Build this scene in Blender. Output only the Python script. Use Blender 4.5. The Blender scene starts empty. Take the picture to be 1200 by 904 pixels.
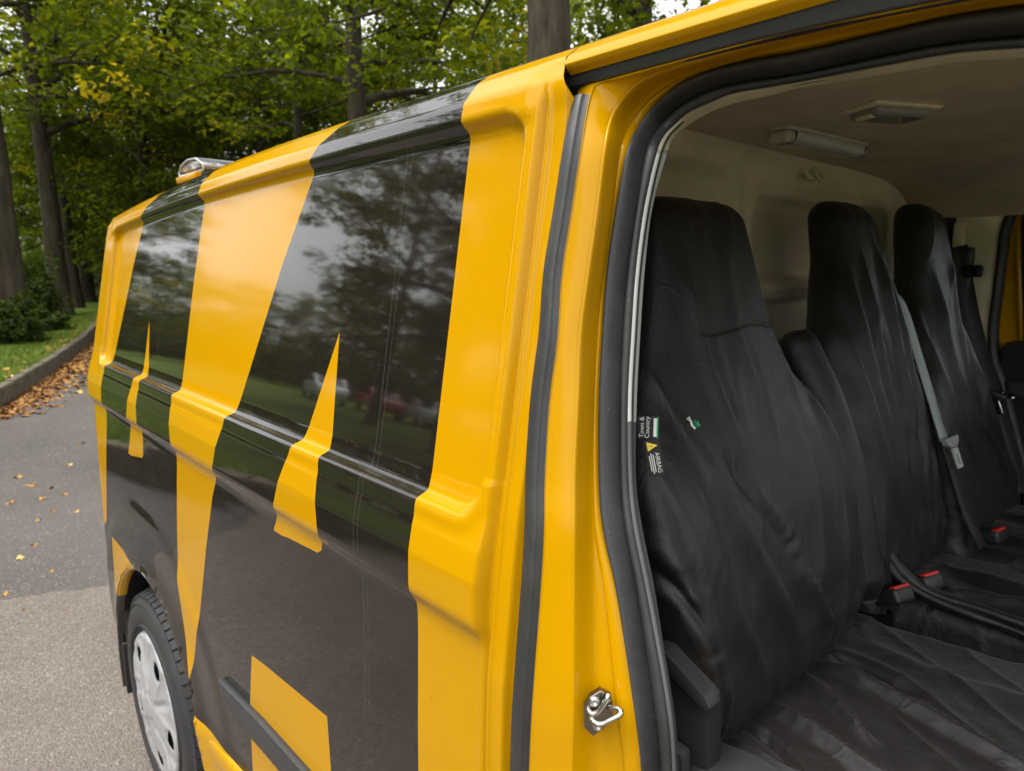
import bpy, bmesh, math, random
import numpy as np
from mathutils import Vector, Matrix
R = math.radians
scene = bpy.context.scene
col = scene.collection

# ------------------------------------------------------------------ camera, sky, sun, exposure
# metres; x = forward along the van, y = into the van from the photographer, z = up; the photographer stands at x=0, y=0
cam_d = bpy.data.cameras.new('camera')
cam = bpy.data.objects.new('camera', cam_d); col.objects.link(cam)
cam.location = (0, 0, 1.5913)
YAW, PITCH = R(42.535), R(9.612)
fwd = Vector((-math.cos(YAW)*math.cos(PITCH), math.sin(YAW)*math.cos(PITCH), -math.sin(PITCH)))
cam.rotation_euler = fwd.to_track_quat('-Z', 'Y').to_euler()
cam_d.sensor_width = 36; cam_d.lens = 23.7; cam_d.clip_start = .02; cam_d.clip_end = 3000
cam_d.dof.use_dof = True; cam_d.dof.focus_distance = .95; cam_d.dof.aperture_fstop = 7.0
scene.camera = cam

SUN_EL, SUN_AZ = R(66), R(195)     # azimuth measured from +x towards +y
sun_dir = Vector((math.cos(SUN_EL)*math.cos(SUN_AZ+R(60)), math.cos(SUN_EL)*math.sin(SUN_AZ+R(60)), math.sin(SUN_EL)))
world = bpy.data.worlds.new('World'); scene.world = world; world.use_nodes = True
nt = world.node_tree; bg = nt.nodes['Background']
sky = nt.nodes.new('ShaderNodeTexSky'); sky.sky_type = 'NISHITA'; sky.sun_disc = False
sky.sun_elevation = SUN_EL; sky.sun_rotation = math.atan2(sun_dir.x, sun_dir.y)
sky.air_density = 1.0; sky.dust_density = 4.0; sky.ozone_density = 1.0
hs = nt.nodes.new('ShaderNodeHueSaturation'); hs.inputs['Saturation'].default_value = .11; hs.inputs['Value'].default_value = 2.1
nt.links.new(sky.outputs[0], hs.inputs['Color']); nt.links.new(hs.outputs[0], bg.inputs['Color'])
bg.inputs['Strength'].default_value = .15
sd = bpy.data.lights.new('sun', 'SUN'); sd.energy = .5; sd.angle = R(20); sd.color = (1, .95, .88)
so = bpy.data.objects.new('sun', sd); col.objects.link(so); so.rotation_euler = (-sun_dir).to_track_quat('-Z', 'Y').to_euler()
scene.view_settings.view_transform = 'Standard'; scene.view_settings.look = 'None'
scene.view_settings.exposure = .75; scene.view_settings.gamma = 1.0
scene.view_settings.use_curve_mapping = False

# ------------------------------------------------------------------ helpers
rng = np.random.default_rng(7); random.seed(7)
def sstep(a, b, v):
    t = np.clip((v-a)/(b-a), 0, 1); return t*t*(3-2*t)
def tag(o, label=None, cat=None, group=None, kind=None):
    if label: o['label'] = label
    if cat: o['category'] = cat
    if group: o['group'] = group
    if kind: o['kind'] = kind
    return o
def empty(name, loc, label=None, cat=None, group=None):
    o = bpy.data.objects.new(name, None); col.objects.link(o); o.location = loc; o.empty_display_size = .1
    return tag(o, label, cat, group)
def adopt(o, parent):
    if parent is not None:
        o.parent = parent
        m = Matrix.Identity(4); p = parent
        while p is not None:
            m = p.matrix_basis @ m if p.parent is None else m
            p = p.parent
        o.matrix_parent_inverse = Matrix.Translation(-parent.location) if parent.parent is None else Matrix.Identity(4)
    return o
def mesh(name, V, F, mat, parent=None, smooth=True):
    me = bpy.data.meshes.new(name)
    V = np.asarray(V, float).reshape(-1, 3)
    if isinstance(F, np.ndarray):
        n, k = F.shape
        me.vertices.add(len(V)); me.vertices.foreach_set('co', V.ravel())
        me.loops.add(n*k); me.loops.foreach_set('vertex_index', F.ravel().astype(np.int32))
        me.polygons.add(n); me.polygons.foreach_set('loop_start', np.arange(0, n*k, k, dtype=np.int32))
        me.update(calc_edges=True); me.validate()
    else:
        me.from_pydata(V.tolist(), [], F)
    if smooth: me.polygons.foreach_set('use_smooth', np.ones(len(me.polygons), bool))
    me.update()
    if mat is not None: me.materials.append(mat)
    o = bpy.data.objects.new(name, me); col.objects.link(o)
    return adopt(o, parent)
def gridF(n, m, cu=False, cv=False):
    i = np.arange(n if cu else n-1); j = np.arange(m if cv else m-1)
    I, J = np.meshgrid(i, j, indexing='ij'); I2 = (I+1) % n; J2 = (J+1) % m
    return np.stack([I*m+J, I2*m+J, I2*m+J2, I*m+J2], -1).reshape(-1, 4)
def grid(name, P, mat, parent=None, cu=False, cv=False, flip=False, smooth=True, keep=None):
    n, m = P.shape[:2]; F = gridF(n, m, cu, cv)
    if keep is not None: F = F[keep.ravel()]
    if flip: F = F[:, ::-1]
    return mesh(name, P.reshape(-1, 3), F.copy(), mat, parent, smooth)
class MB:
    """collects pieces of one part"""
    def __init__(s): s.V = []; s.F = []; s.n = 0
    def add(s, V, F):
        V = np.asarray(V, float).reshape(-1, 3); s.V.append(V); s.F += [[int(a)+s.n for a in f] for f in F]; s.n += len(V); return s
    def grid(s, P, cu=False, cv=False, flip=False):
        F = gridF(P.shape[0], P.shape[1], cu, cv); F = F[:, ::-1] if flip else F
        return s.add(P.reshape(-1, 3), F.tolist())
    def box(s, c, d, rot=None, bev=0.0, seg=2):
        bm = bmesh.new(); bmesh.ops.create_cube(bm, size=1)
        for v in bm.verts: v.co = Vector((v.co.x*d[0], v.co.y*d[1], v.co.z*d[2]))
        if bev: bmesh.ops.bevel(bm, geom=bm.edges[:], offset=bev, segments=seg, profile=.6, affect='EDGES')
        return s.bm(bm, c, rot)
    def bm(s, bm, c=(0,0,0), rot=None):
        M = Matrix.Translation(c) @ (rot.to_4x4() if rot is not None else Matrix.Identity(4))
        bm.verts.index_update()
        V = [tuple(M @ v.co) for v in bm.verts]; F = [[v.index for v in f.verts] for f in bm.faces]; bm.free()
        return s.add(V, F)
    def tube(s, path, rad, seg=10, cap=True):
        P = np.asarray(path, float); n = len(P); rad = np.broadcast_to(rad, n)
        T = np.gradient(P, axis=0); T /= np.linalg.norm(T, axis=1)[:, None]+1e-12
        a = np.array([0, 0, 1.]) if abs(T[0][2]) < .9 else np.array([1., 0, 0])
        N = np.cross(T[0], a); N /= np.linalg.norm(N); G = np.zeros((n, seg, 3)); th = np.linspace(0, 2*np.pi, seg, endpoint=False)
        for i in range(n):
            N = N-T[i]*(N@T[i]); N /= np.linalg.norm(N); B = np.cross(T[i], N)
            G[i] = P[i]+rad[i]*(np.cos(th)[:, None]*N+np.sin(th)[:, None]*B)
        F = gridF(n, seg, False, True).tolist()
        if cap: F += [list(range(seg))[::-1], [(n-1)*seg+k for k in range(seg)]]
        return s.add(G.reshape(-1, 3), F)
    def lathe(s, prof, c, axis='y', seg=48):
        prof = np.asarray(prof, float); th = np.linspace(0, 2*np.pi, seg, endpoint=False)
        r, h = prof[:, 0][:, None], prof[:, 1][:, None]
        A, B = r*np.cos(th), r*np.sin(th); H = h+0*A
        P = np.stack({'y': [A, H, B], 'z': [A, B, H], 'x': [H, A, B]}[axis], -1)+np.array(c)
        return s.grid(P, cv=True)
    def build(s, name, mat, parent=None, smooth=True):
        o = mesh(name, np.concatenate(s.V), s.F, mat, parent, smooth)
        return o
def autosmooth(o, ang=35):
    me = o.data
    bm = bmesh.new(); bm.from_mesh(me)
    for e in bm.edges:
        if len(e.link_faces) == 2 and e.calc_face_angle(0) > R(ang): e.smooth = False
    bm.to_mesh(me); bm.free(); return o
def prism(poly, a, b, axis='y', bev=0.0):
    """extrude a 2-D outline (list of 2-tuples) between a and b along an axis"""
    bm = bmesh.new()
    def P(u, v, w): return {'y': (u, w, v), 'x': (w, u, v), 'z': (u, v, w)}[axis]
    f = bm.faces.new([bm.verts.new(P(u, v, a)) for u, v in poly])
    r = bmesh.ops.extrude_face_region(bm, geom=[f]); vs = [g for g in r['geom'] if isinstance(g, bmesh.types.BMVert)]
    d = Vector(P(0, 0, b-a)); bmesh.ops.translate(bm, verts=vs, vec=d)
    bmesh.ops.recalc_face_normals(bm, faces=bm.faces[:])
    if bev: bmesh.ops.bevel(bm, geom=[e for e in bm.edges], offset=bev, segments=2, profile=.6, affect='EDGES')
    return bm
def vnoise(x, y, seed=0):
    xi, yi = np.floor(x).astype(int), np.floor(y).astype(int); fx, fy = x-xi, y-yi
    def h(a, b):
        n = (a*374761393+b*668265263+seed*974634777) & 0x7fffffff
        n = ((n ^ (n >> 13))*1274126177) & 0x7fffffff
        return ((n ^ (n >> 16)) & 0xffff)/65535.0
    u, v = fx*fx*(3-2*fx), fy*fy*(3-2*fy)
    return (h(xi, yi)*(1-u)+h(xi+1, yi)*u)*(1-v)+(h(xi, yi+1)*(1-u)+h(xi+1, yi+1)*u)*v-.5
def fbm(x, y, seed=0, oct=3):
    return sum(vnoise(x*2**k, y*2**k, seed+k*17)/1.8**k for k in range(oct))
def catmull(P, n):
    P = np.asarray(P, float); sh = P.shape; Q = P.reshape(sh[0], -1)
    Q = np.vstack([2*Q[0]-Q[1], Q, 2*Q[-1]-Q[-2]]); t = np.linspace(0, sh[0]-1-1e-9, n); i = t.astype(int); f = (t-i)[:, None]
    a, b, c, d = Q[i], Q[i+1], Q[i+2], Q[i+3]
    out = .5*((2*b)+(c-a)*f+(2*a-5*b+4*c-d)*f**2+(3*b-a-3*c+d)*f**3)
    return out.reshape((n,)+sh[1:])

# ------------------------------------------------------------------ materials
class Mat:
    def __init__(s, name, base=(.5,.5,.5), rough=.5, metal=0, spec=.5, **kw):
        s.m = bpy.data.materials.new(name); s.m.use_nodes = True; s.t = s.m.node_tree; s.b = s.t.nodes['Principled BSDF']
        s.b.inputs['Base Color'].default_value = (*base, 1); s.b.inputs['Roughness'].default_value = rough
        s.b.inputs['Metallic'].default_value = metal; s.b.inputs['Specular IOR Level'].default_value = spec
        for k, v in kw.items(): s.b.inputs[k.replace('_', ' ')].default_value = v
    def n(s, typ, **kw):
        nd = s.t.nodes.new('ShaderNode'+typ)
        for k, v in kw.items(): setattr(nd, k, v)
        return nd
    def put(s, sock, v):
        if isinstance(v, bpy.types.NodeSocket): s.t.links.new(v, sock)
        else: sock.default_value = v
    def math(s, op, a, b=0.0, c=0.0, clamp=False):
        nd = s.n('Math', operation=op, use_clamp=clamp); s.put(nd.inputs[0], a); s.put(nd.inputs[1], b); s.put(nd.inputs[2], c); return nd.outputs[0]
    def coord(s, kind='Object'):
        if not hasattr(s, '_tc'): s._tc = s.n('TexCoord')
        return s._tc.outputs[kind]
    def xyz(s, v=None):
        nd = s.n('SeparateXYZ'); s.put(nd.inputs[0], v or s.coord()); return nd.outputs
    def scaled(s, sc, v=None):
        nd = s.n('Mapping'); s.put(nd.inputs[0], v or s.coord()); nd.inputs['Scale'].default_value = sc; return nd.outputs[0]
    def noise(s, scale, detail=4, rough=.6, vec=None):
        nd = s.n('TexNoise'); nd.inputs['Scale'].default_value = scale; nd.inputs['Detail'].default_value = detail; nd.inputs['Roughness'].default_value = rough
        s.put(nd.inputs['Vector'], vec or s.coord()); return nd.outputs['Fac']
    def vor(s, scale, feature='F1', vec=None, out='Distance'):
        nd = s.n('TexVoronoi', feature=feature); nd.inputs['Scale'].default_value = scale; s.put(nd.inputs['Vector'], vec or s.coord()); return nd.outputs[out]
    def ramp(s, f, stops, interp='LINEAR'):
        nd = s.n('ValToRGB'); s.put(nd.inputs[0], f); nd.color_ramp.interpolation = interp; e = nd.color_ramp.elements
        while len(e) < len(stops): e.new(.5)
        for q, (p, c) in zip(e, stops): q.position = p; q.color = (*c, 1) if len(c) == 3 else c
        return nd.outputs[0]
    def grey(s, f, lo, hi, a, b):
        nd = s.n('MapRange'); s.put(nd.inputs[0], f)
        for i, v in zip((1, 2, 3, 4), (lo, hi, a, b)): nd.inputs[i].default_value = v
        return nd.outputs[0]
    def mix(s, f, a, b, blend='MIX'):
        nd = s.n('Mix', data_type='RGBA', blend_type=blend); s.put(nd.inputs[0], f)
        s.put(nd.inputs[6], a if isinstance(a, bpy.types.NodeSocket) else (*a, 1)); s.put(nd.inputs[7], b if isinstance(b, bpy.types.NodeSocket) else (*b, 1)); return nd.outputs[2]
    def bump(s, h, dist, strength=1.0, prev=None):
        nd = s.n('Bump'); s.put(nd.inputs['Height'], h); nd.inputs['Distance'].default_value = dist; nd.inputs['Strength'].default_value = strength
        if prev: s.t.links.new(prev, nd.inputs['Normal'])
        return nd.outputs[0]
    def color(s, c): s.put(s.b.inputs['Base Color'], c); return s
    def rough(s, r): s.put(s.b.inputs['Roughness'], r); return s
    def normal(s, nrm): s.put(s.b.inputs['Normal'], nrm); return s
    def curve(s, f, pts):
        """piecewise linear y(x), both in 0..1"""
        nd = s.n('FloatCurve'); s.put(nd.inputs['Value'], f); c = nd.mapping.curves[0]
        while len(c.points) < len(pts): c.points.new(.5, .5)
        for q, (a, b) in zip(c.points, pts): q.location = (a, b); q.handle_type = 'VECTOR'
        nd.mapping.update(); return nd.outputs[0]

YEL = (.43, .215, .0004)
def paint_fine(M):
    return None
def mat_yellow(name='yellow_paint', dusty=.0):
    M = Mat(name, YEL, .12, spec=.17)
    n = M.noise(2.3, 5, .65); c_ = M.mix(M.grey(n, .35, .75, 0, .06), YEL, (.37, .18, .001)); c_ = M.mix(M.math('MULTIPLY', M.math('GREATER_THAN', M.noise(95, 2, .6), .765), .35), c_, (.10, .06, .02)); M.color(M.mix(M.grey(M.noise(5, 6, .75, M.scaled((1, 1, .3))), .6, .9, 0, .15), c_, (.22, .13, .04)))
    d = M.noise(420, 2, .5); M.normal(M.bump(d, .00008, .2))
    M.rough(M.grey(M.noise(4, 3, .5), .3, .8, .10, .15)); return M.m
def mat_livery():
    M = Mat('livery_paint', YEL, .1, spec=.5)
    x, y, z = M.xyz()
    zn = M.math('DIVIDE', z, 2.0)
    def edge(pts):      # pts: (z, x)
        pts = sorted(pts); pts = [(max(0, a/2.0), (b+3)/3) for a, b in pts]
        pts = [(0.0, pts[0][1])]+pts+[(1.0, pts[-1][1])]
        return M.math('SUBTRACT', M.math('MULTIPLY', M.curve(zn, pts), 3.0), 3.0)
    def right_of(pts): return M.math('GREATER_THAN', x, edge(pts))
    def left_of(pts): return M.math('LESS_THAN', x, edge(pts))
    def band(a, b): return M.math('MULTIPLY', M.math('GREATER_THAN', z, a), M.math('LESS_THAN', z, b))
    def AND(*a):
        r = a[0]
        for b in a[1:]: r = M.math('MULTIPLY', r, b)
        return r
    rear = left_of([(1.84, -1.955), (1.779, -1.984), (1.722, -2.108), (1.62, -2.165), (1.325, -2.285), (1.178, -2.318), (.788, -2.444), (.755, -2.495), (.745, -2.6)])
    front = right_of([(0, -.668), (2, -.668)])
    mid = AND(right_of([(1.86, -1.565), (1.81, -1.574), (1.755, -1.608), (1.57, -1.632), (1.336, -1.643), (1.2, -1.634), (1.09, -1.655), (.95, -1.676), (.848, -1.686), (.62, -1.62), (.5, -1.585)]),
              left_of([(1.86, -.985), (1.815, -1.014), (1.762, -1.073), (1.604, -1.168), (1.327, -1.305), (1.28, -1.325), (1.2, -1.365), (1.13, -1.413), (.98, -1.476), (.62, -1.62), (.5, -1.668)]))
    s1 = AND(band(1.145, 1.499), right_of([(1.499, -.939), (1.326, -1.013), (1.19, -1.078), (1.145, -1.108)]), left_of([(1.499, -.939), (1.326, -.926), (1.2, -.912), (1.157, -.932), (1.145, -1.10)]))
    s2 = AND(band(1.085, 1.466), right_of([(1.466, -1.954), (1.325, -1.962), (1.19, -2.03), (1.085, -2.09)]), left_of([(1.466, -1.954), (1.325, -1.911), (1.19, -1.92), (1.103, -1.937), (1.085, -2.06)]))
    blk = AND(right_of([(.50, -1.275), (.64, -1.268), (.735, -1.261), (.854, -1.235), (.884, -.925)]), left_of([(.5, -.91), (.79, -.918), (.884, -.925)]), M.math('GREATER_THAN', z, .57),
              M.math('LESS_THAN', M.math('SUBTRACT', z, M.math('MULTIPLY', x, .097)), .974))
    arch = AND(right_of([(.55, -2.388), (.60, -2.388), (.70, -2.378), (.748, -2.368)]), left_of([(.55, -2.085), (.70, -2.082), (.764, -2.074)]), band(.575, .757))
    sill = AND(M.math('LESS_THAN', z, .548), M.math('GREATER_THAN', x, -1.58))
    k = rear
    for q in (front, mid, s1, s2, blk, arch, sill): k = M.math('MAXIMUM', k, q)
    blackm = M.math('SUBTRACT', 1.0, k)
    seam = M.math('ADD', M.math('LESS_THAN', M.math('ABSOLUTE', M.math('ADD', x, .803)), .0007),
                  M.math('ADD', M.math('LESS_THAN', M.math('ABSOLUTE', M.math('ADD', x, .792)), .0005), M.math('LESS_THAN', M.math('ABSOLUTE', M.math('ADD', x, 1.853)), .0012)))
    scr = M.noise(14, 6, .75, M.scaled((.35, 1, 9)))
    dirt = M.math('MULTIPLY', M.grey(scr, .5, .8, 0, .5), M.grey(M.noise(1.7, 3, .6), .4, .62, 0.15, 1))
    blk_c = M.mix(dirt, (.0105, .0085, .0065), (.046, .036, .025))
    dust = M.math('GREATER_THAN', M.noise(160, 1, .5), .80)
    blk_c = M.mix(M.math('MULTIPLY', dust, .35), blk_c, (.16, .15, .14))
    blk_c = M.mix(M.math('MULTIPLY', seam, .16, clamp=True), blk_c, (.17, .17, .165))
    yc = M.mix(M.grey(M.noise(2.3, 5, .65), .35, .75, 0, .06), YEL, (.37, .18, .001))
    yc = M.mix(M.math('MULTIPLY', M.math('GREATER_THAN', M.noise(95, 2, .6), .765), .30), yc, (.10, .06, .02)); low_d = M.math('MULTIPLY', M.grey(z, .45, .8, .22, 0), M.grey(M.noise(11, 5, .7), .35, .75, 0, 1)); yc = M.mix(low_d, yc, (.20, .13, .05)); blk_c = M.mix(M.math('MULTIPLY', low_d, .8), blk_c, (.060, .048, .034))
    M.color(M.mix(blackm, yc, blk_c))
    ry = M.grey(M.noise(4, 3, .5), .3, .8, .07, .11)
    rb = M.math('ADD', M.grey(M.noise(6, 5, .7), .3, .8, .025, .055), M.math('MULTIPLY', dirt, .12))
    M.rough(M.math('ADD', M.math('MULTIPLY', blackm, rb), M.math('MULTIPLY', M.math('SUBTRACT', 1.0, blackm), ry)))
    M.put(M.b.inputs['Specular IOR Level'], M.math('ADD', .17, M.math('MULTIPLY', blackm, .55)))
    edge_h = M.math('ADD', M.math('MULTIPLY', M.noise(5.5, 2, .5), 1.0), M.math('MULTIPLY', M.noise(240, 1, .5), .012))
    b1 = M.bump(edge_h, .0022, .16)
    M.normal(M.bump(M.math('ADD', blackm, M.math('MULTIPLY', seam, .8)), .00012, .6, b1))
    return M.m
def plain(name, base, rough=.5, metal=0, bump=0, bscale=300, var=.15, **kw):
    M = Mat(name, base, rough, metal, **kw)
    n = M.noise(7, 5, .65); lo = tuple(c*(1-var) for c in base); hi = tuple(min(1, c*(1+var)) for c in base)
    M.color(M.mix(M.grey(n, .3, .7, 0, 1), lo, hi))
    M.rough(M.grey(M.noise(13, 4, .6), .3, .7, max(.02, rough-.06), rough+.06))
    if bump: M.normal(M.bump(M.noise(bscale, 3, .6), bump, .6))
    return M.m
m_yel = mat_yellow(); m_liv = mat_livery()
def rubber(name, base, r):
    M = Mat(name, base, r); d = M.noise(11, 6, .75); c = M.mix(M.grey(d, .48, .80, 0, .5), base, (.06, .055, .047)); c = M.mix(M.math('MULTIPLY', M.math('GREATER_THAN', M.noise(150, 2, .6), .73), .5), c, (.14, .13, .11)); M.color(c)
    M.rough(M.grey(M.noise(30, 5, .7), .3, .7, r-.08, r+.14)); b = M.bump(M.noise(700, 2, .5), .0004, .6); M.normal(M.bump(M.noise(35, 3, .6), .0016, .35, b)); return M.m
m_rubber = rubber('seal_rubber', (.018, .0185, .019), .5)
m_trim_rub = rubber('strip_rubber', (.024, .024, .0235), .42)
m_plastic = plain('black_plastic', (.014, .014, .0145), .42, bump=.0005, bscale=900)
m_mould = plain('grey_black_moulding', (.028, .029, .031), .42, bump=.0004, bscale=900)
m_white_trim = plain('pale_trim', (.42, .44, .41), .5, bump=.0003, bscale=800)
m_dark_trim = plain('dark_grey_trim', (.075, .078, .074), .6, bump=.0006, bscale=900)
m_beige = plain('beige_trim', (.46, .42, .29), .65, bump=.0004, bscale=900)
m_liner = plain('headlining_cloth', (.62, .52, .35), .9, bump=.0008, bscale=1200)
m_bulk = plain('bulkhead_plastic', (.74, .65, .46), .62, bump=.0005, bscale=700)
m_tyre = plain('tyre_rubber', (.022, .021, .0205), .75, bump=.0006, bscale=400, var=.3)
m_silver = plain('silver_hubcap', (.43, .435, .445), .32, .45, var=.08)
m_chrome = plain('bright_steel', (.45, .43, .40), .2, 1.0, var=.1)
m_bolt = plain('zinc_bolt', (.55, .55, .53), .33, 1.0, var=.1)
m_red = plain('red_button', (.55, .022, .015), .38)
m_belt_grey = plain('grey_webbing', (.30, .34, .34), .6, bump=.0006, bscale=1500)
m_belt_black = plain('black_webbing', (.012, .012, .012), .6, bump=.0006, bscale=1500)
m_white = plain('white_thread', (.62, .63, .60), .7); m_green = plain('green_thread', (.02, .22, .09), .7); m_tagc = plain('woven_black', (.008, .008, .009), .7)
m_yellow_print = plain('yellow_print', (.75, .55, .05), .6)
m_cream = plain('cream_plastic', (.52, .50, .36), .45)
def mat_clear(name, tint=(.9, .92, .92), rough=.06, amount=.6):
    M = Mat(name, tint, rough); t = M.n('BsdfTransparent'); t.inputs[0].default_value = (*tint, 1); g = M.n('BsdfGlossy'); g.inputs['Roughness'].default_value = rough
    g.inputs['Color'].default_value = (.9, .9, .9, 1); d = M.n('BsdfDiffuse'); d.inputs[0].default_value = (*[c*.55 for c in tint], 1)
    a = M.n('MixShader'); a.inputs[0].default_value = 1-amount; M.t.links.new(t.outputs[0], a.inputs[1]); M.t.links.new(d.outputs[0], a.inputs[2])
    f = M.n('Fresnel'); f.inputs[0].default_value = 1.5; b = M.n('MixShader'); M.t.links.new(f.outputs[0], b.inputs[0]); M.t.links.new(a.outputs[0], b.inputs[1]); M.t.links.new(g.outputs[0], b.inputs[2])
    M.t.links.new(b.outputs[0], M.t.nodes['Material Output'].inputs[0]); return M.m
m_clear = mat_clear('clear_lens'); m_glass = mat_clear('window_glass', (.88, .92, .90), .02, .97); m_lens = mat_clear('diffuser_lens', (.80, .78, .70), .12, .40); m_cover = mat_clear('lamp_cover', (.92, .91, .86), .10, .12)
def mat_fabric(name='black_nylon', k=1.0, sh=.03):
    M = Mat(name, (.010, .0092, .0092), .45, spec=.5, Sheen_Weight=sh, Sheen_Roughness=.45)
    M.put(M.b.inputs['Sheen Tint'], (.8, .72, .70, 1))
    w = M.math('ADD', M.noise(900, 2, .5), M.math('MULTIPLY', M.noise(55, 4, .65, M.scaled((1, 1, .35))), .9))
    cr = M.n('TexNoise'); cr.inputs['Scale'].default_value = 13; cr.inputs['Detail'].default_value = 3; cr.inputs['Distortion'].default_value = 1.2; M.put(cr.inputs['Vector'], M.scaled((1, 1, .45)))
    crs = M.math('POWER', M.math('SUBTRACT', 1.0, M.math('MULTIPLY', M.math('ABSOLUTE', M.math('SUBTRACT', cr.outputs['Fac'], .5)), 2.0)), 9.0)
    b = M.bump(w, .0011, .55); b = M.bump(crs, .0015, .35, b); b = M.bump(M.noise(8, 3, .5, M.scaled((1.2, 1.6, .4))), .012, .4, b); M.normal(b)
    n = M.noise(5, 4, .6); M.color(M.mix(M.grey(n, .3, .7, 0, 1), (.0052*k, .0045*k, .0040*k), (.0096*k, .0085*k, .0080*k)))
    M.rough(M.grey(M.noise(30, 4, .6), .3, .7, .40, .50)); return M.m
m_fab = mat_fabric(); m_fab2 = mat_fabric('lit_dusty_nylon', 1.7, .10)  # second is the same nylon, dustier, with light on up-facing cushions in its colour

# ------------------------------------------------------------------ the van
CY = 1.42                                    # centre line of the van
van = empty('panel_van', (-1.0, CY, 0), 'yellow and glossy black striped van with its cab doorway open', 'van')
OUT = [(.452,.40),(.446,.42),(.442,.5),(.443,.8),(.446,1.0),(.450,1.13),(.4505,1.165),(.449,1.18),(.4385,1.197),(.4372,1.206),(.4385,1.25),(.445,1.283),(.452,1.304),(.458,1.322),(.464,1.345),(.531,1.75),(.5365,1.775),(.540,1.79),
       (.548,1.802),(.556,1.815),(.575,1.8285),(.61,1.8435),(.66,1.859),(.75,1.877),(.9,1.897),(1.15,1.912),(1.42,1.918)]
def densify(P, h):
    P = np.array(P, float); d = np.r_[0, np.cumsum(np.linalg.norm(np.diff(P, axis=0), axis=1))]
    hh = np.interp(d, *h) if isinstance(h, tuple) else h
    out = [0.0]
    while out[-1] < d[-1]: out.append(out[-1]+(np.interp(out[-1], *h) if isinstance(h, tuple) else h))
    s = np.linspace(0, d[-1], int(d[-1]/.0005)); Q = np.stack([np.interp(s, d, P[:, k]) for k in (0, 1)], 1)
    w = 9; ker = np.hanning(2*w+1); ker /= ker.sum()
    Qs = np.stack([np.convolve(np.pad(Q[:, k], w, mode='reflect', reflect_type='odd'), ker, 'valid') for k in (0, 1)], 1)
    t = np.array(out); t = t[t < d[-1]]; t = np.r_[t, d[-1]]
    return np.stack([np.interp(t, s, Qs[:, k]) for k in (0, 1)], 1)
prof = densify(OUT, ([0, .05, .6, .72, .80, .95, 1.05, 1.3, 1.42, 1.6, 2.2, 3], [.012, .016, .014, .006, .003, .0025, .010, .012, .0025, .01, .06, .1]))
NB_Z = [.2, .8, 1.06, 1.14, 1.262, 1.325, 1.379, 1.458, 1.524, 1.59, 1.655, 1.719, 1.79]; NB_Y = [.445, .4435, .4465, .4495, .463, .471, .481, .494, .5045, .515, .526, .5365, .5425]
AX, AZ, AR = -1.965, .33, .437               # rear wheel arch
def side_points(xs, prof):
    X, I = np.meshgrid(xs, np.arange(len(prof)), indexing='ij'); Y = prof[I, 0]; Q = prof[I, 1]
    Yn = np.where(Q < 1.79, np.interp(Q, NB_Z, NB_Y), Y)
    # the shoulder bulge fades out at the shut line
    f = sstep(-.548, -.526, X)*sstep(1.79, 1.755, Q); Y = Y*(1-f)+Yn*f
    # window-shaped recess of the upper side
    x0, x1, z0, z1, r = -2.385, -.5535, 1.314, 1.767, .042
    dx = np.abs(X-(x0+x1)/2)-(x1-x0)/2+r; dz = np.abs(Q-(z0+z1)/2)-(z1-z0)/2+r
    sd = np.where((dx > 0) & (dz > 0), np.hypot(dx, dz), np.maximum(dx, dz))-r
    soft = .0085+.005*sstep(-.66, -.60, X)*sstep(1.36, 1.45, Q)*sstep(1.76, 1.66, Q)
    Y = Y+.0135*sstep(0, 1, -sd/soft)-.0055*sstep(-2.44, -2.39, X)*sstep(1.7515, 1.7600, Q)*sstep(1.822, 1.785, Q)*sstep(-.535, -.562, X)
    Y = Y-.0035*np.exp(-((sd-.004)/.012)**2)*(sd > -.02)*(Q < 1.36)
    # shut-line channel and ridge in front of the rear quarter
    ch = sstep(1.79, 1.76, Q)
    Y = Y+ch*(.0045*np.exp(-((X+.5335)/.0030)**2)-.0035*np.exp(-((X+.5262)/.0032)**2)-.0015*np.exp(-((X+.5415)/.0035)**2)+.012*sstep(-.507, -.498, X))
    # crown of the roof falls towards the tail
    drop = .026*np.maximum(0, -1.0-X)**2*np.clip((Q-1.326)/.44, 0, 1)
    # wheel-arch flare
    rr = np.hypot(X-AX, Q-AZ); fl = np.exp(-((rr-AR)/.045)**2)*(Q < .9)
    Y = Y-.010*fl
    Y = Y-.004*sstep(AR+.21, AR+.15, rr)*(Q < .95)
    # sill step
    Y = Y-.008*sstep(.552, .545, Q)*(X > -1.6)
    Z = Q-drop
    # tail corner
    Rc = .17; xs0 = -2.475; a = np.clip((xs0-X)/Rc, 0, np.pi/2); over = np.maximum(0, (xs0-X)-Rc*np.pi/2)
    Xb = np.where(X < xs0, xs0-Rc*np.sin(a), X); Yb = Y+np.where(X < xs0, Rc*(1-np.cos(a))+over, 0)
    Xb = Xb+.06*sstep(1.0, 1.85, Q)*sstep(-2.5, -2.7, X)
    Xb = np.minimum(Xb, np.interp(Q, [1.735, 1.7865, 1.80, 1.815], [-.49, -.5085, -.515, -.5212]))
    return np.stack([Xb, np.minimum(Yb, np.maximum(Y, CY)), Z], -1)
xs = np.unique(np.r_[np.arange(-3.5, -2.75, .06), np.arange(-2.74, -2.405, .01), np.arange(-2.405, -2.355, .002), np.arange(-2.355, -2.3, .01), np.arange(-2.3, -.70, .012), np.arange(-.70, -.57, .006), np.arange(-.57, -.494, .00125)])
xs = xs[xs > -3.62]
P = side_points(xs, prof)
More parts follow.
